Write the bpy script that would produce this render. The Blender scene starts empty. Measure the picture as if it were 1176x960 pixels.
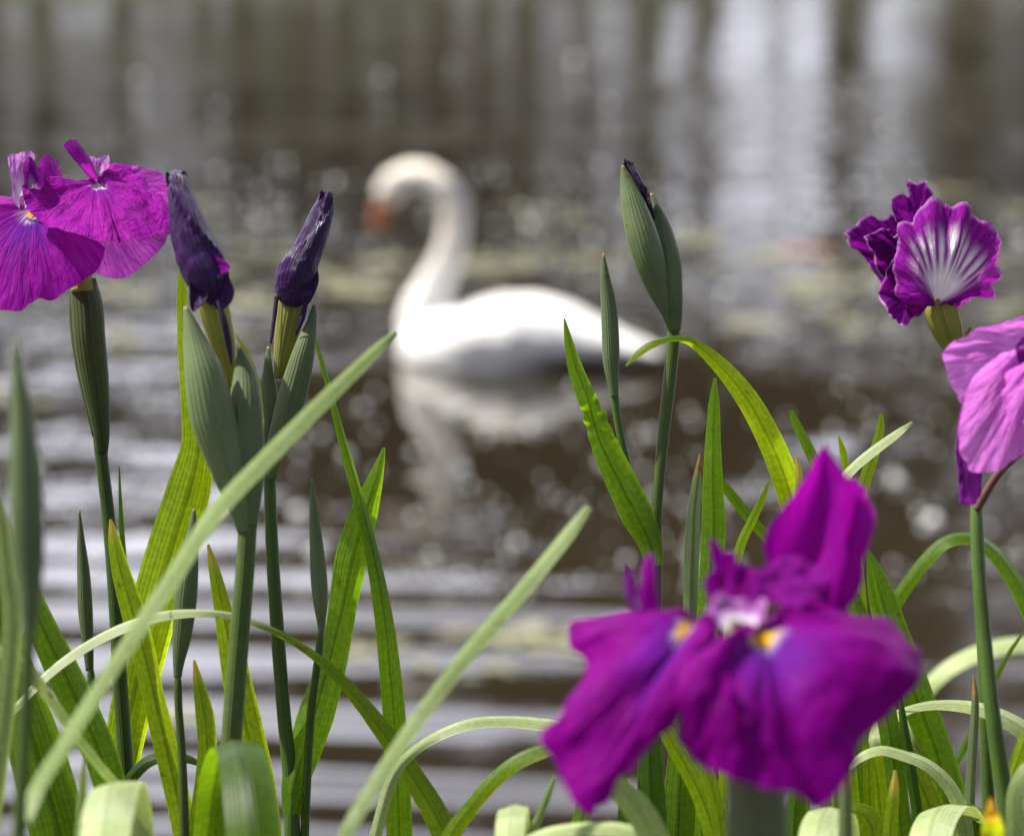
import bpy, bmesh, math, random
from mathutils import Vector, Matrix, noise

# ------------------------------------------------------------------ camera, light, exposure
sc = bpy.context.scene
COL = sc.collection
CAM_Z = 1.7
PITCH = math.radians(11.0)
K = 0.36 / 1176.0                      # metres per photo pixel at one metre from the lens
cam_data = bpy.data.cameras.new('camera')
cam_data.lens = 100.0
cam_data.sensor_width = 36.0
cam_data.sensor_fit = 'HORIZONTAL'
cam_data.clip_start = 0.05
cam_data.clip_end = 2000.0
cam_data.dof.use_dof = True
cam_data.dof.focus_distance = 1.25
cam_data.dof.aperture_fstop = 7.4
cam = bpy.data.objects.new('camera', cam_data)
cam.location = (0, 0, CAM_Z)
cam.rotation_euler = (math.pi / 2 - PITCH, 0, 0)
COL.objects.link(cam)
sc.camera = cam

SUN_EL = math.radians(55)
SUN_AZ = math.radians(-78)             # from +Y towards +X
CLOUD = 56.0
world = bpy.data.worlds.new('World')
sc.world = world
world.use_nodes = True
wn = world.node_tree
sky = wn.nodes.new('ShaderNodeTexSky')
sky.sky_type = 'NISHITA'
sky.sun_disc = False
sky.sun_elevation = SUN_EL
sky.sun_rotation = SUN_AZ
sky.dust_density = 4.0
sky.air_density = 1.0
sky.ozone_density = 1.5
# bright broken cloud over the blue, added to brighten reflections, by view direction
tcw = wn.nodes.new('ShaderNodeTexCoord')
mpw = wn.nodes.new('ShaderNodeMapping'); mpw.inputs['Scale'].default_value = (1.0, 1.0, 2.6)
nzw = wn.nodes.new('ShaderNodeTexNoise'); nzw.inputs['Scale'].default_value = 3.2; nzw.inputs['Detail'].default_value = 6.0; nzw.inputs['Roughness'].default_value = 0.55
rmp = wn.nodes.new('ShaderNodeMapRange'); rmp.interpolation_type = 'SMOOTHSTEP'
rmp.inputs[1].default_value = 0.34; rmp.inputs[2].default_value = 0.60; rmp.inputs[3].default_value = 0.55; rmp.inputs[4].default_value = 0.95
mxw = wn.nodes.new('ShaderNodeMix'); mxw.data_type = 'RGBA'
# bank shaped for the reflections: brightest above a dimmed horizon, thin overhead for less fill
spw = wn.nodes.new('ShaderNodeSeparateXYZ'); wn.links.new(tcw.outputs['Generated'], spw.inputs[0])
rpw = wn.nodes.new('ShaderNodeValToRGB')
cw = rpw.color_ramp
for k, (pos, val) in enumerate(((0.0, 0.17), (0.10, 0.22), (0.24, 1.0), (0.38, 0.85), (0.54, 0.22), (1.0, 0.16))):
    el = cw.elements[k] if k < 2 else cw.elements.new(pos)
    el.position = pos
    el.color = (CLOUD * 0.97 * val, CLOUD * 0.98 * val, CLOUD * 1.14 * val, 1)
wn.links.new(spw.outputs[2], rpw.inputs[0]); wn.links.new(rpw.outputs[0], mxw.inputs[7])
wn.links.new(tcw.outputs['Generated'], mpw.inputs[0]); wn.links.new(mpw.outputs[0], nzw.inputs['Vector'])
dyw = wn.nodes.new('ShaderNodeMapRange'); dyw.interpolation_type = 'SMOOTHSTEP'  # cloud kept to the far side, cutting ambient light on the plants
dyw.inputs[1].default_value = 0.25; dyw.inputs[2].default_value = 0.85; dyw.inputs[3].default_value = 0.12; dyw.inputs[4].default_value = 1.0
wn.links.new(spw.outputs[1], dyw.inputs[0])
mlw = wn.nodes.new('ShaderNodeMath'); mlw.operation = 'MULTIPLY'
wn.links.new(nzw.outputs[0], rmp.inputs[0]); wn.links.new(rmp.outputs[0], mlw.inputs[0]); wn.links.new(dyw.outputs[0], mlw.inputs[1])
wn.links.new(mlw.outputs[0], mxw.inputs[0])
wn.links.new(sky.outputs[0], mxw.inputs[6]); wn.links.new(mxw.outputs[2], wn.nodes['Background'].inputs[0])
wn.nodes['Background'].inputs[1].default_value = 0.052
sd = Vector((math.sin(SUN_AZ) * math.cos(SUN_EL), math.cos(SUN_AZ) * math.cos(SUN_EL), math.sin(SUN_EL)))
sun_data = bpy.data.lights.new('sun', 'SUN')
sun_data.energy = 5.0
sun_data.angle = math.radians(0.53)
sun_data.color = (1.0, 0.955, 0.88)
sun = bpy.data.objects.new('sun', sun_data)
sun.rotation_euler = sd.to_track_quat('Z', 'Y').to_euler()
sun.location = (0, 0, 30)
COL.objects.link(sun)
vs = sc.view_settings
vs.view_transform = 'Standard'
vs.look = 'None'
vs.exposure = 0.92
vs.gamma = 1.0
vs.use_curve_mapping = False
sc.render.engine = 'CYCLES'
sc.cycles.use_denoising = True
sc.cycles.max_bounces = 8
sc.cycles.transmission_bounces = 6
sc.cycles.sample_clamp_indirect = 6.0
sc.cycles.blur_glossy = 0.3
GROUND_Z = 0.45

# ------------------------------------------------------------------ helpers
FWD = Vector((0, math.cos(PITCH), -math.sin(PITCH)))
UP = Vector((0, math.sin(PITCH), math.cos(PITCH)))
CAM = Vector((0, 0, CAM_Z))

ZS = [1.0]                             # brings a whole plant a little nearer or farther
def P(x, y, d):
    """point at a photo pixel, d metres out from the lens"""
    d *= ZS[0]
    return CAM + d * (FWD + Vector((1, 0, 0)) * ((x - 588) * K) + UP * ((480 - y) * K))

def cr(p0, p1, p2, p3, t):
    t2 = t * t; t3 = t2 * t
    return 0.5 * ((2 * p1) + (p2 - p0) * t + (2 * p0 - 5 * p1 + 4 * p2 - p3) * t2 + (3 * p1 - p0 - 3 * p2 + p3) * t3)

def spline(vals, t):
    """Catmull-Rom through vals (floats or Vectors), t in 0..1"""
    n = len(vals) - 1
    s = min(max(t, 0), 1) * n
    i = min(int(s), n - 1)
    f = s - i
    a = vals[i - 1] if i > 0 else 2 * vals[0] - vals[1]
    b = vals[i]; c = vals[i + 1]
    d = vals[i + 2] if i + 2 <= n else 2 * vals[n] - vals[n - 1]
    return cr(a, b, c, d, f)

def lin(vals, t):
    n = len(vals) - 1
    s = min(max(t, 0), 1) * n
    i = min(int(s), n - 1)
    f = s - i
    return vals[i] * (1 - f) + vals[i + 1] * f

def path(C, per=9):
    """smooth curve through points at any spacing; returns samples and their fractional control index"""
    n = len(C)
    k = [0.0]
    for i in range(1, n):
        k.append(k[-1] + max(1e-6, (C[i] - C[i - 1]).length ** 0.5))
    tg = []
    for i in range(n):
        if i == 0: tg.append((C[1] - C[0]) / (k[1] - k[0]))
        elif i == n - 1: tg.append((C[-1] - C[-2]) / (k[-1] - k[-2]))
        else:
            h0, h1 = k[i] - k[i - 1], k[i + 1] - k[i]
            tg.append(((C[i] - C[i - 1]) / h0 * h1 + (C[i + 1] - C[i]) / h1 * h0) / (h0 + h1))
    P_, I_ = [], []
    for i in range(n - 1):
        h = k[i + 1] - k[i]
        for j in range(per + (1 if i == n - 2 else 0)):
            t = j / per
            t2, t3 = t * t, t * t * t
            P_.append(C[i] * (2 * t3 - 3 * t2 + 1) + tg[i] * h * (t3 - 2 * t2 + t) + C[i + 1] * (3 * t2 - 2 * t3) + tg[i + 1] * h * (t3 - t2))
            I_.append(i + t)
    return P_, I_

def tag(o, label=None, cat=None, group=None, kind=None):
    if label: o['label'] = label
    if cat: o['category'] = cat
    if group: o['group'] = group
    if kind: o['kind'] = kind
    return o

def empty(name, loc):
    e = bpy.data.objects.new(name, None)
    e.location = loc
    e.empty_display_size = 0.05
    COL.objects.link(e)
    return e

def link(name, verts, faces, mat, parent=None, uvs=None, smooth=True, mats=None, fmat=None):
    me = bpy.data.meshes.new(name)
    if parent is not None:
        off = Vector(parent_loc(parent))
        verts = [v - off for v in verts]
        org = Vector((0, 0, 0))
    else:
        org = verts[0].copy() if verts else Vector((0, 0, 0))
        zb = min(v.z for v in verts)
        lo = [v for v in verts if v.z < zb + 0.01]
        org = sum(lo, Vector((0, 0, 0))) / len(lo)
        verts = [v - org for v in verts]
    me.from_pydata(verts, [], faces)
    for m in (mats or [mat]):
        me.materials.append(m)
    if uvs:
        l = me.uv_layers.new(name='UVMap')
        for p in me.polygons:
            for li in p.loop_indices:
                l.data[li].uv = uvs[me.loops[li].vertex_index]
    for p in me.polygons:
        p.use_smooth = smooth
        if fmat: p.material_index = fmat[p.index]
    o = bpy.data.objects.new(name, me)
    COL.objects.link(o)
    if parent is not None:
        o.parent = parent
    else:
        o.location = org
    return o

def parent_loc(p):
    v = Vector((0, 0, 0))
    while p is not None:
        v = v + Vector(p.location)
        p = p.parent
    return v

# ------------------------------------------------------------------ materials
def newmat(name):
    m = bpy.data.materials.new(name)
    m.use_nodes = True
    nt = m.node_tree
    for n in list(nt.nodes):
        nt.nodes.remove(n)
    out = nt.nodes.new('ShaderNodeOutputMaterial')
    return m, nt, out

class NT:
    def __init__(s, nt): s.nt = nt
    def n(s, t, **k):
        n = s.nt.nodes.new(t)
        for a, b in k.items():
            if a.startswith('i_'):
                key = a[2:]
                n.inputs[int(key) if key.isdigit() else key].default_value = b
            else:
                setattr(n, a, b)
        return n
    def l(s, a, b): s.nt.links.new(a, b)
    def math(s, op, a, b=None, c=None):
        n = s.nt.nodes.new('ShaderNodeMath'); n.operation = op
        for i, v in enumerate((a, b, c)):
            if v is None: continue
            if isinstance(v, (int, float)): n.inputs[i].default_value = v
            else: s.l(v, n.inputs[i])
        return n.outputs[0]
    def ss(s, v, a, b, lo=0.0, hi=1.0):
        n = s.nt.nodes.new('ShaderNodeMapRange'); n.interpolation_type = 'SMOOTHSTEP'
        s.l(v, n.inputs[0])
        n.inputs[1].default_value = a; n.inputs[2].default_value = b
        n.inputs[3].default_value = lo; n.inputs[4].default_value = hi
        return n.outputs[0]
    def mix(s, f, a, b):
        n = s.nt.nodes.new('ShaderNodeMix'); n.data_type = 'RGBA'
        for i, v in ((0, f), (6, a), (7, b)):
            if isinstance(v, (int, float)): n.inputs[i].default_value = v
            elif isinstance(v, tuple): n.inputs[i].default_value = v if len(v) == 4 else (*v, 1)
            else: s.l(v, n.inputs[i])
        return n.outputs[2]
    def noise(s, vec, scale, detail=2.0, rough=0.5):
        n = s.nt.nodes.new('ShaderNodeTexNoise')
        n.inputs['Scale'].default_value = scale
        n.inputs['Detail'].default_value = detail
        n.inputs['Roughness'].default_value = rough
        if vec is not None: s.l(vec, n.inputs['Vector'])
        return n.outputs[0]

def leaf_mat(name, col, trans, tmix, rough=0.38, tip=None, veins=1.0, spots=0.0):
    m, nt, out = newmat(name)
    N = NT(nt)
    uv = N.n('ShaderNodeUVMap').outputs[0]
    sep = N.n('ShaderNodeSeparateXYZ'); N.l(uv, sep.inputs[0])
    u, v = sep.outputs[0], sep.outputs[1]
    oi = N.n('ShaderNodeObjectInfo')
    geo = N.n('ShaderNodeNewGeometry')
    # parallel veins along the blade
    wob = N.noise(geo.outputs['Position'], 22.0, 3.0)
    ph = N.math('MULTIPLY_ADD', u, 72.0, N.math('MULTIPLY', wob, 3.0))
    vein = N.math('MULTIPLY_ADD', N.math('SINE', ph), 0.5, 0.5)
    vein = N.math('POWER', vein, 1.6)
    ph2 = N.math('MULTIPLY', u, 31.0)
    vein2 = N.math('MULTIPLY_ADD', N.math('SINE', ph2), 0.5, 0.5)
    rib = N.ss(N.math('ABSOLUTE', N.math('SUBTRACT', u, 0.5)), 0.015, 0.07, 1.0, 0.0)
    shade = N.math('SUBTRACT', N.math('SUBTRACT', 1.0, N.math('MULTIPLY', vein, 0.20 * veins)), N.math('MULTIPLY', vein2, 0.10 * veins))
    shade = N.math('MULTIPLY', shade, N.math('SUBTRACT', 1.0, N.math('MULTIPLY', rib, 0.35 * veins)))
    mott = N.noise(geo.outputs['Position'], 60.0, 4.0, 0.6)
    shade = N.math('MULTIPLY', shade, N.math('MULTIPLY_ADD', mott, 0.5, 0.75))
    cxn = N.n('ShaderNodeCombineXYZ'); N.l(N.math('MULTIPLY', u, 5.0), cxn.inputs[0]); N.l(N.math('MULTIPLY', v, 150.0), cxn.inputs[1])
    cross = N.ss(N.noise(cxn.outputs[0], 1.0, 2.0, 0.6), 0.42, 0.62, 1.0 - 0.16 * veins, 1.04)
    shade = N.math('MULTIPLY', shade, cross)
    tone = N.math('MULTIPLY_ADD', N.noise(geo.outputs['Position'], 14.0, 2.0), 0.7, 0.65)
    shade = N.math('MULTIPLY', shade, tone)
    margin = N.ss(N.math('ABSOLUTE', N.math('SUBTRACT', u, 0.5)), 0.44, 0.49, 1.0, 1.35)
    shade = N.math('MULTIPLY', shade, margin)
    rnd = N.math('MULTIPLY_ADD', oi.outputs['Random'], 0.45, 0.82)
    shade = N.math('MULTIPLY', shade, rnd)
    def tint(c):
        mul = N.n('ShaderNodeMix', data_type='RGBA', blend_type='MULTIPLY')
        mul.inputs[0].default_value = 1.0
        mul.inputs[6].default_value = (*c, 1)
        cmb = N.n('ShaderNodeCombineXYZ')
        for i in range(3): N.l(shade, cmb.inputs[i])
        N.l(cmb.outputs[0], mul.inputs[7])
        return mul.outputs[2]
    c1, c2 = tint(col), tint(trans)
    # warm dry edges and tip; also the arched blade's painted sheen
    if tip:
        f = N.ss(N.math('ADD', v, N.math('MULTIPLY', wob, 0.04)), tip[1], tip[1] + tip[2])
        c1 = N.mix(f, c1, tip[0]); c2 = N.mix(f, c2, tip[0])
    if True:
        sp = N.ss(N.noise(geo.outputs['Position'], 150.0, 2.0), 0.66 if spots else 0.69, 0.73, 0, max(spots, 0.55))
        c1 = N.mix(sp, c1, (0.10, 0.07, 0.02)); c2 = N.mix(sp, c2, (0.10, 0.07, 0.02))
    bs = N.n('ShaderNodeBsdfPrincipled')
    N.l(c1, bs.inputs['Base Color'])
    bs.inputs['Roughness'].default_value = rough
    bs.inputs['Specular IOR Level'].default_value = 0.25
    bump = N.n('ShaderNodeBump'); bump.inputs['Strength'].default_value = 0.35; bump.inputs['Distance'].default_value = 0.0006
    N.l(N.math('ADD', vein, N.math('MULTIPLY', mott, 1.2)), bump.inputs['Height'])
    N.l(bump.outputs[0], bs.inputs['Normal'])
    tr = N.n('ShaderNodeBsdfTranslucent')
    N.l(c2, tr.inputs[0]); 
    mx = N.n('ShaderNodeMixShader'); mx.inputs[0].default_value = tmix
    N.l(bs.outputs[0], mx.inputs[1]); N.l(tr.outputs[0], mx.inputs[2])
    N.l(mx.outputs[0], out.inputs[0])
    return m

def petal_mat(name, col, trans, tmix, dark, vein_n=60.0, vk=1.0, signal=0.0, whiteray=0.0, pale_edge=0.0, basewhite=0.0, rough=0.55, spec=0.03, blueamt=0.8, yellow=1.0, rayamt=1.0, crumple=0.6, whitek=1.0):
    m, nt, out = newmat(name)
    N = NT(nt)
    uv = N.n('ShaderNodeUVMap').outputs[0]
    sep = N.n('ShaderNodeSeparateXYZ'); N.l(uv, sep.inputs[0])
    u, v = sep.outputs[0], sep.outputs[1]
    geo = N.n('ShaderNodeNewGeometry')
    wob = N.noise(geo.outputs['Position'], 45.0, 3.0)
    def ridged(fu, fv, width, off):
        cx = N.n('ShaderNodeCombineXYZ')
        N.l(N.math('MULTIPLY_ADD', u, fu, off), cx.inputs[0]); N.l(N.math('MULTIPLY', v, fv), cx.inputs[1]); cx.inputs[2].default_value = off
        nn = N.noise(cx.outputs[0], 1.0, 1.0, 0.4)
        return N.ss(N.math('ABSOLUTE', N.math('SUBTRACT', nn, 0.5)), 0.0, width, 1.0, 0.0)
    line = N.math('MAXIMUM', ridged(vein_n * 0.55, 1.6, 0.075, 3.0), N.math('MULTIPLY', ridged(vein_n * 1.5, 4.0, 0.06, 17.0), N.ss(v, 0.3, 0.7, 0.25, 0.8)))
    mott = N.noise(geo.outputs['Position'], 90.0, 4.0, 0.65)
    base1 = N.mix(N.math('MULTIPLY', line, 0.65 * vk), col, dark)
    base1 = N.mix(N.ss(mott, 0.35, 0.75, 0.0, 0.45), base1, dark)
    base2 = N.mix(N.math('MULTIPLY', line, 0.6 * vk), trans, dark)
    if pale_edge > 0:
        e = N.ss(N.math('ADD', v, N.math('MULTIPLY', mott, 0.03)), 0.955, 1.0, 0.0, pale_edge)
        base1 = N.mix(e, base1, (0.75, 0.45, 0.75)); base2 = N.mix(e, base2, (0.8, 0.4, 0.8))
    if whiteray > 0:
        r = N.math('POWER', N.math('MULTIPLY_ADD', N.math('SINE', N.math('MULTIPLY_ADD', u, 118.0, N.math('MULTIPLY', wob, 1.0))), 0.5, 0.5), 0.9)
        r = N.math('MAXIMUM', N.math('MULTIPLY', r, N.ss(v, 0.5, 0.82, 1.0, 0.0)), N.ss(v, 0.2, 0.45, 1.0, 0.0))
        uc = N.ss(N.math('ABSOLUTE', N.math('SUBTRACT', u, 0.5)), 0.17, 0.36, 1.0, 0.0)
        w = N.math('MULTIPLY', N.math('MULTIPLY', r, uc), whiteray)
        base1 = N.mix(w, base1, (0.92, 0.88, 0.88)); base2 = N.mix(w, base2, (0.8, 0.72, 0.75))
    if basewhite > 0:
        w = N.ss(N.math('ADD', v, N.math('MULTIPLY', wob, 0.2)), 0.2, 0.62, basewhite, 0.0)
        base1 = N.mix(w, base1, (0.72, 0.66, 0.76)); base2 = N.mix(w, base2, (0.7, 0.6, 0.75))
    if signal > 0:
        du = N.math('ABSOLUTE', N.math('SUBTRACT', u, 0.5))
        uc = N.ss(du, 0.10, 0.42, 1.0, 0.0)
        rays = N.math('MULTIPLY', N.math('SUBTRACT', ridged(34.0, 0.7, 0.16, 41.0), 0.55), -0.22 * rayamt)
        vv = N.math('ADD', v, rays)
        blue = N.math('MULTIPLY', N.ss(vv, 0.3 * signal, 1.15 * signal, 1.0, 0.0), uc)
        base1 = N.mix(N.math('MULTIPLY', blue, blueamt), base1, (0.11, 0.02, 0.34)); base2 = N.mix(N.math('MULTIPLY', blue, blueamt * .9), base2, (0.10, 0.02, 0.34))
        vw = N.math('ADD', v, N.math('MULTIPLY', rays, 0.6))
        wh = N.math('MULTIPLY', N.ss(vw, 0.15 * signal, 0.30 * signal, whitek, 0.0), uc)
        base1 = N.mix(wh, base1, (0.75, 0.70, 0.85)); base2 = N.mix(wh, base2, (0.7, 0.65, 0.8))
        ye = N.math('MULTIPLY', N.ss(v, 0.13 * signal, 0.24 * signal, 1.0, 0.0), N.ss(du, 0.16, 0.32, 1.0, 0.0))
        ye = N.math('MULTIPLY', ye, yellow)
        base1 = N.mix(ye, base1, (0.80, 0.50, 0.01)); base2 = N.mix(ye, base2, (0.8, 0.5, 0.01))
    bs = N.n('ShaderNodeBsdfPrincipled')
    N.l(base1, bs.inputs['Base Color'])
    bs.inputs['Roughness'].default_value = rough
    bs.inputs['Specular IOR Level'].default_value = spec
    bs.inputs['Sheen Weight'].default_value = 0.0
    bs.inputs['Sheen Roughness'].default_value = 0.4
    bs.inputs['Sheen Tint'].default_value = (1.0, 0.6, 1.0, 1)
    bump = N.n('ShaderNodeBump'); bump.inputs['Strength'].default_value = 0.5; bump.inputs['Distance'].default_value = 0.0009
    crm = N.n('ShaderNodeCombineXYZ'); N.l(N.math('MULTIPLY', u, 13.0), crm.inputs[0]); N.l(N.math('MULTIPLY', v, 5.0), crm.inputs[1])
    cru = N.noise(crm.outputs[0], 1.0, 3.0, 0.5)
    N.l(N.math('ADD', N.math('MULTIPLY', cru, 7.0 * crumple), N.math('SUBTRACT', N.math('MULTIPLY', mott, 1.3), line)), bump.inputs['Height'])
    N.l(bump.outputs[0], bs.inputs['Normal'])
    tr = N.n('ShaderNodeBsdfTranslucent'); N.l(base2, tr.inputs[0])
    mx = N.n('ShaderNodeMixShader'); mx.inputs[0].default_value = tmix
    N.l(bs.outputs[0], mx.inputs[1]); N.l(tr.outputs[0], mx.inputs[2])
    N.l(mx.outputs[0], out.inputs[0])
    return m

def plain_mat(name, col, rough=0.6, var=0.3, scale=20.0, bump=0.0, spec=0.3, col2=None):
    m, nt, out = newmat(name)
    N = NT(nt)
    geo = N.n('ShaderNodeTexCoord')
    nz = N.noise(geo.outputs['Object'], scale, 5.0, 0.6)
    c2 = col2 or tuple(c * (1 - var) for c in col)
    f = N.ss(nz, 0.3, 0.7)
    c = N.mix(f, col, c2)
    bs = N.n('ShaderNodeBsdfPrincipled')
    N.l(c, bs.inputs['Base Color'])
    bs.inputs['Roughness'].default_value = rough
    bs.inputs['Specular IOR Level'].default_value = spec
    if bump:
        b = N.n('ShaderNodeBump'); b.inputs['Strength'].default_value = 0.6; b.inputs['Distance'].default_value = bump
        N.l(nz, b.inputs['Height']); N.l(b.outputs[0], bs.inputs['Normal'])
    N.l(bs.outputs[0], out.inputs[0])
    return m

ORANGE = (0.55, 0.22, 0.03)
M = {}
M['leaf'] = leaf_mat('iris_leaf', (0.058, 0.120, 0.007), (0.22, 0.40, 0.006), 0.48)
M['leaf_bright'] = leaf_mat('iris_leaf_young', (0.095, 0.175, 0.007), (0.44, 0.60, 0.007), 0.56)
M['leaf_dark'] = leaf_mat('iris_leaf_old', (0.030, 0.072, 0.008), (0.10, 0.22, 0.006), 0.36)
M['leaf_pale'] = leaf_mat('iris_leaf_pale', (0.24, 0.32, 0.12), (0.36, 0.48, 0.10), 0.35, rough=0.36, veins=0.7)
M['leaf_painted_sheen'] = leaf_mat('iris_leaf_painted_sheen', (0.37, 0.45, 0.20), (0.40, 0.50, 0.12), 0.28, rough=0.34, veins=0.6)  # sky and sun sheen on upturned blades, painted as a pale base colour
M['leaf_arch_sheen'] = leaf_mat('iris_leaf_arched_sheen', (0.085, 0.16, 0.010), (0.32, 0.48, 0.008), 0.45, rough=0.34, veins=0.8, tip=((0.44, 0.51, 0.26), 0.66, 0.10))  # green blade with sheen painted pale over its tip end
M['leaf_tip'] = leaf_mat('iris_leaf_dry_tip', (0.10, 0.18, 0.008), (0.42, 0.56, 0.008), 0.56, tip=((0.55, 0.42, 0.06), 0.985, 0.03))
M['leaf_orange'] = leaf_mat('iris_leaf_withering', (0.16, 0.22, 0.01), (0.50, 0.55, 0.01), 0.55, tip=((0.80, 0.42, 0.03), 0.968, 0.05))
M['leaf_spot'] = leaf_mat('iris_leaf_blemished', (0.055, 0.115, 0.007), (0.22, 0.42, 0.006), 0.5, spots=0.45)
M['sheath'] = leaf_mat('iris_bract', (0.135, 0.175, 0.080), (0.16, 0.24, 0.05), 0.14, rough=0.45, veins=0.25, tip=((0.30, 0.20, 0.06), 0.992, 0.008))
M['sheath_red'] = leaf_mat('iris_bract_reddish', (0.065, 0.085, 0.03), (0.10, 0.13, 0.02), 0.14, rough=0.5, veins=0.7)
M['bract_edge'] = leaf_mat('iris_bract_margin', (0.17, 0.25, 0.03), (0.48, 0.60, 0.03), 0.5)
M['stem'] = leaf_mat('iris_stem', (0.060, 0.105, 0.020), (0.1, 0.2, 0.02), 0.1, rough=0.42, veins=0.5)
M['stem_pale'] = leaf_mat('iris_stem_pale', (0.080, 0.120, 0.030), (0.1, 0.2, 0.02), 0.1, rough=0.42, veins=0.5)
M['tube'] = leaf_mat('iris_perianth_tube', (0.34, 0.34, 0.085), (0.5, 0.5, 0.06), 0.3, rough=0.5, veins=0.6)
M['stem_brown'] = leaf_mat('iris_stalk_brown', (0.14, 0.07, 0.06), (0.2, 0.1, 0.05), 0.15, rough=0.5, veins=0.5)
DK = (0.055, 0.002, 0.075)
M['fall'] = petal_mat('iris_fall', (0.26, 0.010, 0.27), (0.48, 0.015, 0.46), 0.42, (0.12, 0.003, 0.17), vk=0.75, signal=0.55)
M['fall_crisp'] = petal_mat('iris_fall_crinkled', (0.36, 0.016, 0.36), (0.58, 0.02, 0.56), 0.42, (0.12, 0.003, 0.15), vk=0.6, signal=0.32, yellow=0.0, blueamt=0.35, crumple=1.3)
M['fall_plain'] = petal_mat('iris_fall_back', (0.50, 0.06, 0.50), (0.80, 0.14, 0.76), 0.5, (0.20, 0.008, 0.25))
M['fall_near'] = petal_mat('iris_fall_velvet', (0.19, 0.001, 0.19), (0.36, 0.001, 0.36), 0.36, (0.10, 0.001, 0.12), vein_n=30, vk=0.3, signal=0.56, blueamt=0.6, whitek=0.6, rayamt=0.35, rough=0.5)
M['standard'] = petal_mat('iris_standard', (0.30, 0.012, 0.34), (0.60, 0.03, 0.58), 0.42, DK)
M['standard_near'] = petal_mat('iris_standard_velvet', (0.22, 0.003, 0.22), (0.42, 0.004, 0.40), 0.42, (0.12, 0.002, 0.14), vein_n=30, vk=0.3)
M['style'] = petal_mat('iris_style_arm', (0.50, 0.22, 0.55), (0.65, 0.3, 0.65), 0.35, (0.2, 0.01, 0.25), vein_n=20, basewhite=1.0)
M['style_dark'] = petal_mat('iris_style_arm_dark', (0.20, 0.01, 0.24), (0.4, 0.02, 0.42), 0.3, (0.08, 0.003, 0.11), vein_n=24, basewhite=0.5)
M['ray'] = petal_mat('iris_rayed_petal', (0.20, 0.008, 0.23), (0.46, 0.015, 0.46), 0.35, (0.10, 0.003, 0.13), whiteray=1.0, pale_edge=0.25)
M['ray_dark'] = petal_mat('iris_furled_petal', (0.13, 0.004, 0.17), (0.36, 0.01, 0.38), 0.35, (0.04, 0.002, 0.06), pale_edge=0.6)
M['pink'] = petal_mat('iris_pale_petal', (0.60, 0.18, 0.60), (0.78, 0.26, 0.76), 0.40, (0.47, 0.09, 0.48), vein_n=26)
M['withered'] = petal_mat('iris_withered_petal', (0.22, 0.02, 0.27), (0.4, 0.04, 0.42), 0.3, (0.10, 0.005, 0.13))
M['bud'] = petal_mat('iris_furled_bud', (0.046, 0.010, 0.090), (0.08, 0.01, 0.12), 0.06, (0.012, 0.003, 0.026), vein_n=40, rough=0.36, spec=0.28)
M['bud_dark'] = petal_mat('iris_dark_bud', (0.028, 0.008, 0.055), (0.05, 0.01, 0.08), 0.08, (0.012, 0.003, 0.025), vein_n=30, rough=0.4, spec=0.4)

# ------------------------------------------------------------------ plant builders
def frames(pts):
    out = []
    n = len(pts)
    for i in range(n):
        t = (pts[min(i + 1, n - 1)] - pts[max(i - 1, 0)])
        if t.length < 1e-9: t = Vector((0, 0, 1))
        t.normalize()
        view = (pts[i] - CAM).normalized()
        w = t.cross(view)
        if w.length < 0.05:
            w = out[-1][1].copy() if out else Vector((1, 0, 0))
        w.normalize()
        nrm = w.cross(t).normalized()
        if nrm.dot(view) > 0: nrm = -nrm; 
        out.append((t, w, nrm))
    return out

def to_ground(C, W, extra):
    """carry a stalk or blade on below the picture down to its root in the bank"""
    d = (C[-1] - C[-2]).normalized()
    last = C[-1]
    g = GROUND_Z - 0.01
    if last.z - g < 0.02: return C, W, extra
    h = last.z - g
    dx = d * (h * 0.35)
    mid = last + Vector((dx.x * 0.7, dx.y * 0.7, -h * 0.38))
    mid2 = last + Vector((dx.x * 0.95, dx.y * 0.95, -h * 0.72))
    end = last + Vector((dx.x, dx.y, -h))
    return C + [mid, mid2, end], W + [W[-1] * 1.0, W[-1] * 0.95, W[-1] * 0.8], extra + [extra[-1]] * 3

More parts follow.
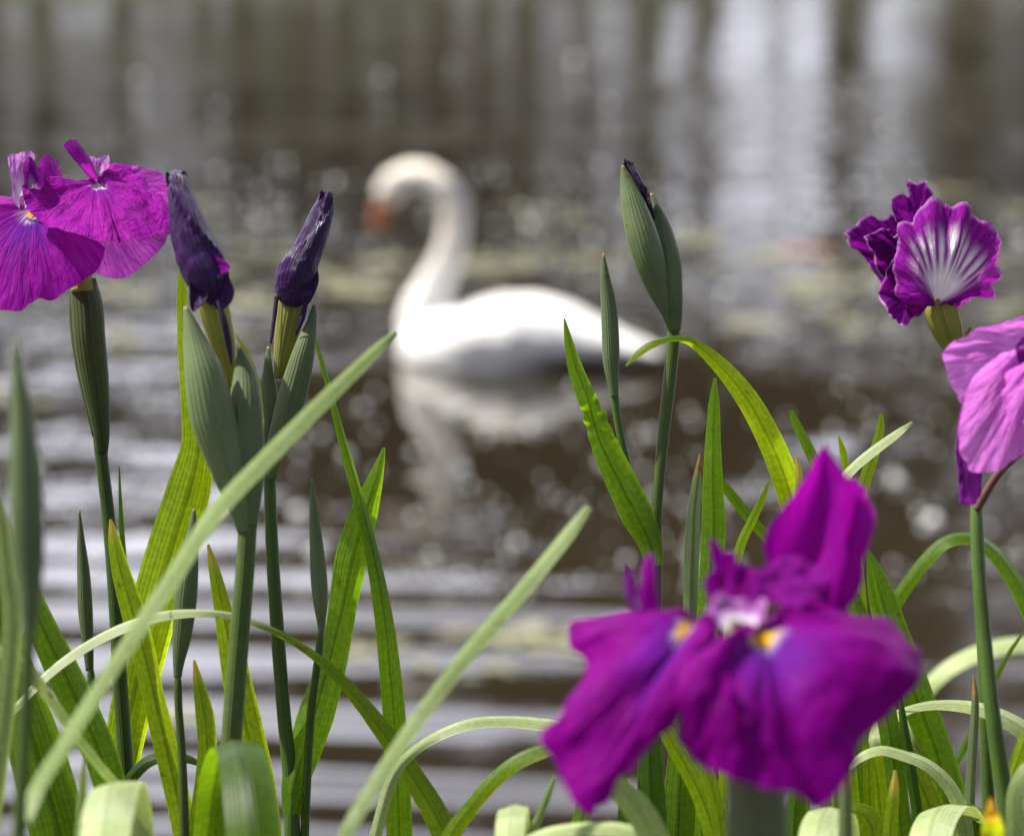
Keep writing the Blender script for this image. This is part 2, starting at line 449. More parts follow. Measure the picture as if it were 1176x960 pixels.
SEED = [1]
def blade(name, pts, mat, parent=None, fold=0.16, ext=True, ripple=0.03, across=7, crinkle=None, wfix=None):
    """a leaf from tip to root: pts = (x, y, d, width in photo pixels, tilt in degrees)"""
    SEED[0] += 1
    rs = SEED[0] * 7.31
    C = [P(p[0], p[1], p[2]) for p in pts]
    W = [p[3] * K * p[2] for p in pts]
    T = [float(p[4]) if len(p) > 4 else 0.0 for p in pts]
    if ext: C, W, T = to_ground(C, W, T)
    cs, ix = path(C, 9)
    n = len(cs) - 1; nc = len(C) - 1
    ws = [max(0.0002, lin(W, q / nc) * 0.5 + 0.5 * spline(W, q / nc)) for q in ix]
    ts = [math.radians(lin(T, q / nc)) for q in ix]
    fr = frames(cs)
    if wfix:
        wf = Vector(wfix); f2 = []
        for t, w, nr in fr:
            w = (wf - t * wf.dot(t)).normalized()
            f2.append((t, w, w.cross(t).normalized()))
        fr = f2
    sgn = 1.0 if sum(f[1].dot(Vector((0.3, 0, 1))) for f in fr[: int(n * 0.7)]) >= 0 else -1.0
    verts, uvs, faces = [], [], []
    L = 0.0
    tot = sum((cs[i + 1] - cs[i]).length for i in range(n))
    for i in range(n + 1):
        if i: L += (cs[i] - cs[i - 1]).length
        t, w, nr = fr[i]
        a = ts[i] * sgn
        wd = w * math.cos(a) - nr * math.sin(a)
        nn = nr * math.cos(a) + w * math.sin(a)
        ww = ws[i] / max(0.35, abs(math.cos(a)))
        for j in range(across):
            q = j / (across - 1) * 2 - 1
            jig = noise.noise(Vector((L * 26, rs, q * 1.3))) * ripple * ww
            if crinkle and abs(q) > 0.5:
                cc = math.exp(-((i / n - crinkle[0]) / crinkle[1]) ** 2)
                jig += cc * math.sin(L * 900 + q * 2) * ww * 0.13 + cc * noise.noise(Vector((L * 300, q * 2, rs))) * ww * 0.2
            off = nn * (fold * (0.5 - abs(q)) * ww + jig)
            verts.append(cs[i] + wd * (q * 0.5 * ww) + off)
            uvs.append((j / (across - 1), 1 - L / 0.4))
    for i in range(n):
        for j in range(across - 1):
            a = i * across + j
            faces.append((a, a + 1, a + across + 1, a + across))
    return link(name, verts, faces, mat, parent, uvs)

def leaf(label, pts, mat='leaf', **k):
    o = blade('iris_leaf', pts, M[mat], **k)
    tag(o, label, 'leaf', 'iris leaves on the bank')
    return o

def tube(name, pts, mat, parent=None, ext=False, seg=12, flat=1.0, spiral=None, cap=True, keel=0.0, rib=0.0):
    """lofted round shape: pts = (x, y, d, width px)"""
    C = [P(p[0], p[1], p[2]) for p in pts]
    W = [p[3] * K * p[2] for p in pts]
    E = [0.0] * len(C)
    if ext: C, W, E = to_ground(C, W, E)
    cs, ix = path(C, 8)
    n = len(cs) - 1; nc = len(C) - 1
    ws = [max(0.0003, spline(W, q / nc)) for q in ix]
    fr = frames(cs)
    verts, uvs, faces = [], [], []
    for i in range(n + 1):
        t, w, nr = fr[i]
        for j in range(seg):
            a = 2 * math.pi * j / seg
            r = ws[i] * 0.5
            x, y = math.cos(a) * r, math.sin(a) * r * flat
            if spiral:
                ph = a * spiral[0] + spiral[1] * i / n
                s = (ph / (2 * math.pi)) % 1.0
                k = 1 + spiral[2] * (s - 0.5) * min(1, 4 * (1 - i / n) + .2)
                k += 0.06 * noise.noise(Vector((math.cos(a) * 2, i / n * 14, math.sin(a) * 2))) + 0.05 * noise.noise(Vector((math.cos(a) * 5 + i / n * 6, i / n * 30, math.sin(a) * 5)))
                x *= k; y *= k
            if keel: y += keel * r * (max(0, math.sin(a)) ** 4 - max(0, -math.sin(a)) ** 4)
            if rib:
                kk = 1 + rib * math.sin(a * 5)
                x *= kk; y *= kk
            verts.append(cs[i] + w * x + nr * y)
            uvs.append((abs(j / seg * 2 - 1), 1 - i / n))
    for i in range(n):
        for j in range(seg):
            a, b = i * seg + j, i * seg + (j + 1) % seg
            faces.append((a, b, b + seg, a + seg))
    if cap:
        faces.append(tuple(range(seg - 1, -1, -1)))
        faces.append(tuple(n * seg + j for j in range(seg)))
    return link(name, verts, faces, mat, parent, uvs)

def fan(name, base, edge, mat, parent, bulge=0.0, bd=0.0, ruffle=0.004, rfreq=5.0, nv=22, per=6, bw=0.06, cup=0.0, power=1.0, closed=False):
    """a petal that spreads from its base (x, y, d) to a rim of (x, y, d) points"""
    SEED[0] += 1
    rs = SEED[0] * 3.17
    B = P(*base)
    E = [P(*e) for e in edge]
    mE = sum(E, Vector((0, 0, 0))) / len(E)
    nu = (len(E) - 1) * per
    size = max((e - B).length for e in E)
    verts, uvs, faces = [], [], []
    grid = []
    for i in range(nv + 1):
        v = i / nv
        row = []
        for j in range(nu + 1):
            u = j / nu
            e = spline(E, u)
            b = B + (spline(E, u) - mE) * bw
            p = b + (e - b) * (v ** power)
            h = 4 * v * (1 - v) * 0.5 + v * v * 0.0
            p = p + UP * (h * bulge * K * base[2]) - FWD * (h * bd)
            # cup the middle of the petal
            p = p - FWD * (cup * math.sin(math.pi * u) * math.sin(math.pi * min(1, v * 0.9)))
            row.append(p)
        grid.append(row)
    for i in range(nv + 1):
        v = i / nv
        for j in range(nu + 1):
            u = j / nu
            a = grid[i][max(j - 1, 0)]; b = grid[i][min(j + 1, nu)]
            c = grid[max(i - 1, 0)][j]; d = grid[min(i + 1, nv)][j]
            nr = (b - a).cross(d - c)
            nr = nr.normalized() if nr.length > 1e-12 else Vector((0, -1, 0))
            amp = ruffle * (0.12 + 0.88 * v * v)
            q = noise.noise(Vector((u * rfreq, v * 1.4, rs))) + 0.45 * noise.noise(Vector((u * rfreq * 2.7, v * 3.0, rs + 9))) + 0.2 * noise.noise(Vector((u * rfreq * 6, v * 7.0, rs + 19)))
            edgew = 0.02 * size * noise.noise(Vector((u * rfreq * 2.3, 3.3, rs + 4))) * v ** 4
            dirv = (grid[i][j] - B)
            dirv = dirv.normalized() if dirv.length > 1e-9 else Vector((0, 0, 0))
            verts.append(grid[i][j] + nr * (q * amp) + dirv * edgew)
            uvs.append((u, v))
    w = nu + 1
    for i in range(nv):
        for j in range(nu):
            a = i * w + j
            faces.append((a, a + 1, a + w + 1, a + w))
    return link(name, verts, faces, mat, parent, uvs)

def stalk(label, base_xy, group='iris flower stalks', cat='iris', name='iris_plant'):
    e = empty(name, base_xy)
    tag(e, label, cat, group)
    return e

def root_at(x, y, d):
    p = P(x, y, d)
    return Vector((p.x, p.y, GROUND_Z))

# ------------------------------------------------------------------ setting: terrain, water
def terrain_h(x, y):
    n = noise.noise(Vector((x * 0.25, y * 0.25, 0.0)))
    near = GROUND_Z
    if y < 1.55:
        h = near
    elif y < 2.6:
        t = (y - 1.55) / 1.05
        h = near + (-0.35 - near) * (t * t * (3 - 2 * t))
    elif y < 39:
        h = -0.35 - 0.35 * min(1, (y - 2.6) / 4) * min(1, (39 - y) / 4)
    elif y < 42.5:
        t = (y - 39) / 3.5
        h = -0.35 + 0.75 * (t * t * (3 - 2 * t))
    else:
        h = 0.40 + (y - 42.5) * 0.01
    return h + n * (0.05 if (y < 1.3 or y > 43) else 0.02) * (0.4 if y < 3 else 1)

def build_ground():
    ys = [-300, -150, -60, -20, -8, -4, -2, -1] + [i * 0.15 for i in range(0, 24)] + [4, 6, 10, 16, 24, 32, 37, 38] + [39 + .35 * i for i in range(0, 14)] + [46, 50, 58, 70, 100, 160, 300, 600]
    xs = [-600, -300, -150, -80, -40, -20, -12, -8, -6, -4] + [-3 + 0.25 * i for i in range(25)] + [4, 6, 8, 12, 20, 40, 80, 150, 300, 600]
    verts = [Vector((x, y, terrain_h(x, y))) for y in ys for x in xs]
    w = len(xs)
    faces = [(i * w + j, i * w + j + 1, (i + 1) * w + j + 1, (i + 1) * w + j) for i in range(len(ys) - 1) for j in range(w - 1)]
    m, nt, out = newmat('bank_soil_and_grass')
    N = NT(nt)
    g = N.n('ShaderNodeNewGeometry')
    a = N.noise(g.outputs['Position'], 3.0, 6.0, 0.65)
    b = N.noise(g.outputs['Position'], 40.0, 4.0, 0.6)
    c = N.mix(N.ss(a, 0.4, 0.62), (0.052, 0.038, 0.024), (0.034, 0.048, 0.014))
    c = N.mix(N.ss(b, 0.4, 0.75, 0, 0.6), c, (0.035, 0.03, 0.018))
    bs = N.n('ShaderNodeBsdfPrincipled'); N.l(c, bs.inputs['Base Color']); bs.inputs['Roughness'].default_value = 0.95
    bp = N.n('ShaderNodeBump'); bp.inputs['Distance'].default_value = 0.02
    N.l(b, bp.inputs['Height']); N.l(bp.outputs[0], bs.inputs['Normal'])
    N.l(bs.outputs[0], out.inputs[0])
    me = bpy.data.meshes.new('ground'); me.from_pydata(verts, [], faces); me.materials.append(m)
    for p in me.polygons: p.use_smooth = True
    o = bpy.data.objects.new('ground', me); COL.objects.link(o)
    tag(o, kind='structure')
build_ground()

def build_water():
    m, nt, out = newmat('pond_water')
    N = NT(nt)
    g = N.n('ShaderNodeNewGeometry')
    pos = g.outputs['Position']
    def scaled(sx, sy, off=0.0, rot=0.0):
        mp = N.n('ShaderNodeMapping'); mp.inputs['Scale'].default_value = (sx, sy, 1); mp.inputs['Location'].default_value = (off, off * 1.7, 0); mp.inputs['Rotation'].default_value = (0, 0, rot)
        N.l(pos, mp.inputs['Vector']); return mp.outputs[0]
    sep = N.n('ShaderNodeSeparateXYZ'); N.l(pos, sep.inputs[0])
    X, Y = sep.outputs[0], sep.outputs[1]
    swell = N.noise(scaled(0.55, 1.9), 1.0, 1.0)
    chop = N.noise(scaled(2.6, 6.0, 3.0, 0.06), 1.0, 2.0, 0.55)
    fine = N.noise(scaled(9.0, 22.0, 7.0, 0.2), 1.0, 2.0, 0.5)
    cross_ = N.noise(scaled(5.5, 8.0, 31.0, 0.5), 1.0, 1.0)
    lx = N.math('DIVIDE', N.math('SUBTRACT', X, 0.15), 1.15); ly = N.math('DIVIDE', N.math('SUBTRACT', Y, 8.9), 1.35)
    lee = N.ss(N.math('ADD', N.math('MULTIPLY', lx, lx), N.math('MULTIPLY', ly, ly)), 0.35, 1.3, 0.16, 1.0)
    patch = N.ss(N.noise(scaled(0.10, 0.25, 11.0), 1.0, 2.0), 0.38, 0.62, 0.35, 1.0)
    # long gentle waves coming in to the near shore on the left
    warp = N.noise(scaled(0.5, 0.8, 5.0), 1.0, 1.0)
    ph = N.math('MULTIPLY_ADD', Y, 16.5, N.math('MULTIPLY_ADD', warp, 6.0, N.math('MULTIPLY', X, 0.7)))
    band = N.math('SINE', ph)
    bm_ = N.math('MULTIPLY', N.ss(Y, 6.2, 7.4, 1.0, 0.0), N.ss(X, 0.0, 0.7, 1.0, 0.25))
    h = N.math('MULTIPLY', swell, 0.034)
    h = N.math('ADD', h, N.math('MULTIPLY', N.math('MULTIPLY', N.noise(scaled(1.7, 2.7, 21.0), 1.0, 1.0), 0.038), patch))
    h = N.math('ADD', h, N.math('MULTIPLY', N.math('MULTIPLY', chop, 0.016), patch))
    h = N.math('ADD', h, N.math('MULTIPLY', N.math('MULTIPLY', fine, 0.0022), patch))
    h = N.math('ADD', h, N.math('MULTIPLY', N.math('MULTIPLY', cross_, 0.0125), patch))
    h = N.math('MULTIPLY', N.math('MULTIPLY', h, lee), N.ss(Y, 6.5, 11.0, 0.5, 1.05))
    h = N.math('MULTIPLY', h, N.math('SUBTRACT', 1.0, N.math('MULTIPLY', bm_, 0.85)))
    h = N.math('ADD', h, N.math('MULTIPLY', N.math('MULTIPLY', band, 0.0050), bm_))
    bp = N.n('ShaderNodeBump'); bp.inputs['Strength'].default_value = 1.0; bp.inputs['Distance'].default_value = 1.0
    N.l(h, bp.inputs['Height'])
    bs = N.n('ShaderNodeBsdfPrincipled')
    silt = N.noise(scaled(0.3, 0.3, 2.0), 1.0, 3.0)
    N.l(N.mix(N.ss(silt, 0.3, 0.7), (0.015, 0.0115, 0.0065), (0.023, 0.0175, 0.0100)), bs.inputs['Base Color'])
    bs.inputs['Roughness'].default_value = 0.03
    bs.inputs['IOR'].default_value = 1.333
    N.l(bp.outputs[0], bs.inputs['Normal'])
    N.l(bs.outputs[0], out.inputs[0])
    verts = [Vector((-90, 1.4, 0)), Vector((90, 1.4, 0)), Vector((90, 43, 0)), Vector((-90, 43, 0))]
    me = bpy.data.meshes.new('pond_water'); me.from_pydata(verts, [], [(0, 1, 2, 3)]); me.materials.append(m)
    o = bpy.data.objects.new('pond_water', me); COL.objects.link(o)
    tag(o, kind='structure')
build_water()

def on_water(x, y, lift=0.0):
    r = FWD + Vector((1, 0, 0)) * ((x - 588) * K) + UP * ((480 - y) * K)
    t = (CAM_Z - lift) / -r.z
    return CAM + r * t

# ------------------------------------------------------------------ trees on the far bank
M['bark'] = plain_mat('bark', (0.060, 0.045, 0.034), 0.9, 0.55, 6.0, 0.02)
def crown_mat(name, c1, c2):
    m, nt, out = newmat(name)
    N = NT(nt)
    g = N.n('ShaderNodeNewGeometry')
    a = N.noise(g.outputs['Position'], 0.9, 3.0)
    c = N.mix(N.ss(a, 0.35, 0.65), c1, c2)
    bs = N.n('ShaderNodeBsdfPrincipled'); N.l(c, bs.inputs['Base Color']); bs.inputs['Roughness'].default_value = 0.6
    tr = N.n('ShaderNodeBsdfTranslucent'); N.l(c, tr.inputs[0])
    mx = N.n('ShaderNodeMixShader'); mx.inputs[0].default_value = 0.25
    N.l(bs.outputs[0], mx.inputs[1]); N.l(tr.outputs[0], mx.inputs[2]); N.l(mx.outputs[0], out.inputs[0])
    return m
M['crown'] = crown_mat('tree_foliage', (0.027, 0.023, 0.008), (0.038, 0.030, 0.010))
M['crown_green'] = crown_mat('tree_foliage_olive', (0.050, 0.060, 0.018), (0.072, 0.078, 0.024))

def limb(verts, faces, pts, rad, seg=8):
    base = len(verts)
    n = len(pts)
    for i, p in enumerate(pts):
        t = (pts[min(i + 1, n - 1)] - pts[max(i - 1, 0)]).normalized()
        a = t.orthogonal().normalized(); b = t.cross(a)
        for j in range(seg):
            an = 2 * math.pi * j / seg
            verts.append(p + (a * math.cos(an) + b * math.sin(an)) * rad[i])
    for i in range(n - 1):
        for j in range(seg):
            q, r = base + i * seg + j, base + i * seg + (j + 1) % seg
            faces.append((q, r, r + seg, q + seg))

def tree(loc, height, trunk_r, crown_lo, spread, leaves, seed, mat, label, density=1.0):
    rnd = random.Random(seed)
    root = empty('far_bank_tree', loc)
    tag(root, label, 'tree', 'trees along the far bank')
    L = Vector(loc)
    tv, tf = [], []
    lean = Vector((rnd.uniform(-.3, .3), rnd.uniform(-.3, .3), 0))
    top = height * 0.9
    tp = [L + Vector((0, 0, -0.3)) + (lean * (k / 6) + Vector((rnd.uniform(-.08, .08), rnd.uniform(-.08, .08), 0))) + Vector((0, 0, top * k / 6)) for k in range(7)]
    limb(tv, tf, tp, [trunk_r * (1.25 if k == 0 else 1 - 0.14 * k) for k in range(7)], 10)
    tips = []
    nl = int(9 * density + 5)
    for k in range(nl):
        f = crown_lo + (0.97 - crown_lo) * (k + rnd.random()) / nl
        p0 = spline(tp, f)
        a = rnd.uniform(0, 6.28)
        ln = spread * (1.0 - 0.55 * abs(f - 0.6)) * rnd.uniform(.6, 1.1)
        d = Vector((math.cos(a), math.sin(a), rnd.uniform(.1, .6)))
        pts = [p0, p0 + d * ln * .5 + Vector((0, 0, ln * .06)), p0 + d * ln + Vector((0, 0, -ln * .05))]
        limb(tv, tf, pts, [trunk_r * .35 * (1 - .6 * f), trunk_r * .2 * (1 - .5 * f), .015], 6)
        tips += [(pts[1], ln * .38), (pts[2], ln * .42), ((pts[1] + pts[2]) / 2, ln * .4)]
    tips.append((tp[-1] + Vector((0, 0, height * .05)), spread * .4))
    link('trunk', tv, tf, M['bark'], root)
    lv, lf = [], []
    for k in range(leaves):
        c, r = rnd.choice(tips)
        q = Vector((rnd.gauss(0, 1), rnd.gauss(0, 1), rnd.gauss(0, .75))) * r * 0.55
        p = c + q
        s = rnd.uniform(.07, .17)
        a = Vector((rnd.gauss(0, 1), rnd.gauss(0, 1), rnd.gauss(0, 1))).normalized()
        b = a.orthogonal().normalized()
        i = len(lv)
        lv += [p - a * s * 1.6, p + b * s * .7, p + a * s * 1.6, p - b * s * .7]
        lf.append((i, i + 1, i + 2, i + 3))
    link('crown', lv, lf, M[mat], root, smooth=False)
    return root

def tx(px, y): return (px - 588) * K * y / math.cos(PITCH)
TL = 'leafy tree with a dark straight trunk standing on the far bank of the pond'
rr = random.Random(5)
TREES = [  # photo x of its reflection, distance, height, trunk radius, crown start, spread, leaves, foliage
    (-60, 46, 12.5, .22, .30, 2.2, 7000, 'crown'), (60, 49, 11.0, .20, .36, 2.0, 5000, 'crown'),
    (290, 45, 11.5, .24, .30, 2.3, 8000, 'crown'), (400, 48, 11.0, .20, .22, 2.3, 8000, 'crown'),
    (505, 46.5, 12.0, .22, .22, 2.4, 9000, 'crown'), (600, 51, 12.5, .22, .28, 2.3, 7000, 'crown'),
    (735, 45, 15.0, .27, .40, 2.4, 8000, 'crown'), (806, 46, 16.0, .27, .42, 2.4, 8000, 'crown'),
    (968, 45, 17.0, .38, .40, 2.8, 9000, 'crown'), (1090, 48, 16.0, .24, .16, 2.6, 9000, 'crown_green'),
    (1200, 46, 17.0, .26, .2, 2.8, 9000, 'crown_green'), (885, 54, 16.5, .12, .45, 2.6, 7000, 'crown'),
    (150, 47, 10.6, .20, .10, 2.0, 7000, 'crown'), (668, 50, 15.0, .16, .34, 1.8, 6000, 'crown'),
    (1330, 49, 16.0, .26, .25, 2.8, 8000, 'crown'), (-200, 48, 13.0, .24, .3, 2.6, 7000, 'crown'),
]
for i, (px, yy, h, r, lo, sp, nl, mt) in enumerate(TREES):
    x = tx(px, yy)
    if px < 250: h *= 1.0; lo = 0.10; nl = int(nl * 1.3)
    elif px < 340: h *= 0.92; lo = 0.08; nl = int(nl * 1.5)
    elif px < 760: h = max(h, 13.0) * 1.06; lo = 0.08 if px < 640 else lo; nl = int(nl * 1.5)
    tree((x, yy, terrain_h(x, yy)), h, r, lo, sp, nl, 100 + i, mt, TL)

def shrub(loc, w, h, seed, mat):
    rnd = random.Random(seed)
    root = empty('bank_shrub', loc)
    tag(root, 'low dull shrub growing at the water edge of the far bank', 'shrub', 'shrubs along the far bank')
    L = Vector(loc)
    tv, tf, lv, lf = [], [], [], []
    for k in range(9):
        e = L + Vector((rnd.uniform(-w, w) * .7, rnd.uniform(-.6, .6), rnd.uniform(.4, 1) * h))
        limb(tv, tf, [L + Vector((rnd.uniform(-.15, .15), 0, -.1)), (L + e) / 2 + Vector((0, 0, .2)), e], [.04, .03, .01], 5)
        for q in range(170):
            p = e + Vector((rnd.gauss(0, .35) * w, rnd.gauss(0, .3), rnd.gauss(0, .22) * h))
            if p.z < L.z: p.z = L.z + .1
            s = rnd.uniform(.05, .12)
            a = Vector((rnd.gauss(0, 1), rnd.gauss(0, 1), rnd.gauss(0, 1))).normalized(); b = a.orthogonal().normalized()
            i = len(lv)
            lv += [p - a * s * 1.6, p + b * s * .7, p + a * s * 1.6, p - b * s * .7]
            lf.append((i, i + 1, i + 2, i + 3))
    link('stem', tv, tf, M['bark'], root)
    link('foliage', lv, lf, M[mat], root, smooth=False)
for i, (px, w, h) in enumerate([(-40, .8, 1.4), (240, 1.1, 2.2), (350, 1.2, 2.6), (450, 1.2, 2.8), (560, .9, 2.2), (760, .6, 1.0), (1110, 1.0, 2.4), (1190, 1.1, 2.6), (1300, 1.2, 2.2), (-150, 1.2, 2.0)]):
    x = tx(px, 43.6); shrub((x, 43.6 + (i % 3) * .4, terrain_h(x, 43.8)), w, h, 300 + i, 'crown_green' if px > 1000 else 'crown')

# ------------------------------------------------------------------ swan
def build_swan():
    D = on_water(600, 415)
    dist = (D - CAM).dot(FWD)
    s = K * dist
    X0 = D.x
    def W(px, py, yy=0.0):
        return Vector(((px - 600) * s * 1.02, yy, (415 - py) * s * (0.965 if py < 330 else 0.965 - 0.0 * py)))
    verts, faces = [], []
    def loft(sections, seg=20):
        """sections: centre Vector, axis a (half-size vector), axis b (half-size vector)"""
        b0 = len(verts)
        for c, a, b in sections:
            for j in range(seg):
                t = 2 * math.pi * j / seg
                verts.append(c + a * math.cos(t) + b * math.sin(t))
        for i in range(len(sections) - 1):
            for j in range(seg):
                q, r = b0 + i * seg + j, b0 + i * seg + (j + 1) % seg
                faces.append((q, r, r + seg, q + seg))
        faces.append(tuple(b0 + j for j in range(seg - 1, -1, -1)))
        faces.append(tuple(b0 + (len(sections) - 1) * seg + j for j in range(seg)))
    # trunk: photo x, top, bottom, half width
    body = [(456, 392, 408, .03), (463, 380, 424, .09), (480, 366, 440, .135), (505, 356, 450, .17), (540, 354, 455, .195), (585, 346, 455, .205),
            (612, 343, 442, .20), (636, 347, 420, .185), (660, 354, 404, .165), (690, 367, 400, .13), (715, 379, 399, .10), (738, 388, 401, .075), (758, 396, 402, .03)]
    loft([(W(x, (t + b) / 2), Vector((0, w, 0)), Vector((0, 0, (b - t) / 2 * s))) for x, t, b, w in body])
    # folded wings, lying along each side of the back
    for sd_ in (-1, 1):
        wg = [(505, 388, 12, .02, .10), (525, 380, 24, .045, .13), (560, 374, 30, .06, .15), (605, 372, 31, .065, .15), (645, 375, 26, .055, .125),
              (680, 382, 19, .045, .09), (710, 388, 13, .03, .06), (735, 395, 7, .02, .035)]
        loft([(W(x, y, sd_ * yy), Vector((0, w * 1.1, 0)), Vector((0, -sd_ * w * .35, h * s * 0.98))) for x, y, h, w, yy in wg])
    # neck and head in one S
    nk = [(486, 388, 34), (482, 372, 33), (486, 352, 29), (498, 325, 25), (511, 296, 22), (520, 262, 21), (519, 232, 21), (507, 210, 21), (488, 198, 20.5), (466, 198, 20.5), (450, 208, 22), (441, 220, 21), (437, 231, 16), (434, 239, 10)]
    secs = []
    for i, (x, y, r) in enumerate(nk):
        p = W(x, y); q0 = W(*nk[max(i - 1, 0)][:2]); q1 = W(*nk[min(i + 1, len(nk) - 1)][:2])
        t = (q1 - q0).normalized()
        a = Vector((0, 1, 0)); b = t.cross(a).normalized()
        NECK = 0.80 if i > 2 else 0.9
        secs.append((p, a * r * s * NECK * (0.92 if i < 9 else .76), b * r * s * NECK))
    loft(secs, 16)
    # flat tail
    loft([(W(700, 384), Vector((0, .10, 0)), Vector((0, 0, .035))), (W(735, 391), Vector((0, .085, 0)), Vector((0, 0, .022))), (W(762, 398), Vector((0, .04, 0)), Vector((0, 0, .008)))], 14)
    me = bpy.data.meshes.new('body'); me.from_pydata(verts, [], faces)
    tmp = bpy.data.objects.new('body', me); COL.objects.link(tmp)
    rm = tmp.modifiers.new('r', 'REMESH'); rm.mode = 'VOXEL'; rm.voxel_size = 0.011
    sm = tmp.modifiers.new('s', 'SMOOTH'); sm.iterations = 6; sm.factor = 0.5
    dg = bpy.context.evaluated_depsgraph_get()
    me2 = bpy.data.meshes.new_from_object(tmp.evaluated_get(dg))
    bpy.data.objects.remove(tmp)
    me2.name = 'body'
    for p in me2.polygons: p.use_smooth = True
    m, nt, out = newmat('swan_feathers')
    N = NT(nt)
    tc = N.n('ShaderNodeTexCoord')
    mp = N.n('ShaderNodeMapping'); mp.inputs['Scale'].default_value = (6, 14, 18); N.l(tc.outputs['Object'], mp.inputs[0])
    vo = N.n('ShaderNodeTexVoronoi'); vo.inputs['Scale'].default_value = 1.4; N.l(mp.outputs[0], vo.inputs['Vector'])
    sp = N.n('ShaderNodeSeparateXYZ'); N.l(tc.outputs['Object'], sp.inputs[0])
    neck = N.ss(sp.outputs[2], 0.22, 0.5)
    nz = N.noise(tc.outputs['Object'], 9.0, 4.0)
    c = N.mix(neck, (0.86, 0.84, 0.81), (0.84, 0.77, 0.67))  # cream tint up the neck stands in for its shading
    c = N.mix(N.ss(nz, 0.45, 0.75, 0, .25), c, (0.74, 0.66, 0.54))
    bs = N.n('ShaderNodeBsdfPrincipled'); N.l(c, bs.inputs['Base Color']); bs.inputs['Roughness'].default_value = 0.7
    bp = N.n('ShaderNodeBump'); bp.inputs['Distance'].default_value = 0.012; bp.inputs['Strength'].default_value = 0.6
    N.l(vo.outputs[0], bp.inputs['Height']); N.l(bp.outputs[0], bs.inputs['Normal'])
    N.l(bs.outputs[0], out.inputs[0])
    me2.materials.append(m)
    root = empty('swan', (X0, D.y, 0))
    root.rotation_euler = (0, 0, math.radians(-17))
    tag(root, 'white swan with orange bill and curved neck swimming on the dark pond', 'swan')
    b = bpy.data.objects.new('body', me2); COL.objects.link(b); b.parent = root
    # bill
    verts, faces = [], []
    bl = [(438, 228, 11, 10), (435, 237, 11.5, 10), (431, 248, 9, 9.5), (427, 259, 7, 9), (424, 268, 3.5, 6)]
    vv, ff = [], []
    for i, (x, y, r, w) in enumerate(bl):
        p = W(x, y); q0 = W(*bl[max(i - 1, 0)][:2]); q1 = W(*bl[min(i + 1, 4)][:2]); t = (q1 - q0).normalized()
        a = Vector((0, 1, 0)); bb = t.cross(a).normalized()
        for j in range(14):
            an = 2 * math.pi * j / 14
            vv.append(p + a * w * s * math.cos(an) + bb * r * s * math.sin(an))
    for i in range(4):
        for j in range(14):
            q, r = i * 14 + j, i * 14 + (j + 1) % 14
            ff.append((q, r, r + 14, q + 14))
    ff += [tuple(range(13, -1, -1)), tuple(56 + j for j in range(14))]
    def child(name, v, f, mat):
        me = bpy.data.meshes.new(name); me.from_pydata(v, [], f); me.materials.append(mat)
        for p in me.polygons: p.use_smooth = True
        o = bpy.data.objects.new(name, me); COL.objects.link(o); o.parent = root; return o
    child('bill', vv, ff, plain_mat('swan_bill', (0.40, 0.13, 0.05), 0.45, 0.3, 30))
    black = plain_mat('swan_bill_knob', (0.02, 0.018, 0.016), 0.5, 0.2)
    def ball(c, r, name, mat, sy=1.0):
        v, f = [], []
        for i in range(9):
            th = math.pi * i / 8
            for j in range(12):
                an = 2 * math.pi * j / 12
                v.append(c + Vector((math.sin(th) * math.cos(an), math.sin(th) * math.sin(an) * sy, math.cos(th))) * r)
        for i in range(8):
            for j in range(12):
                q, rr_ = i * 12 + j, i * 12 + (j + 1) % 12
                f.append((q, rr_, rr_ + 12, q + 12))
        return child(name, v, f, mat)
    ball(W(429, 226), 8.5 * s, 'bill_knob', black)
    for sg in (-1, 1):
        ball(W(440, 221, sg * 15 * s), 3.2 * s, 'eye', black)
build_swan()

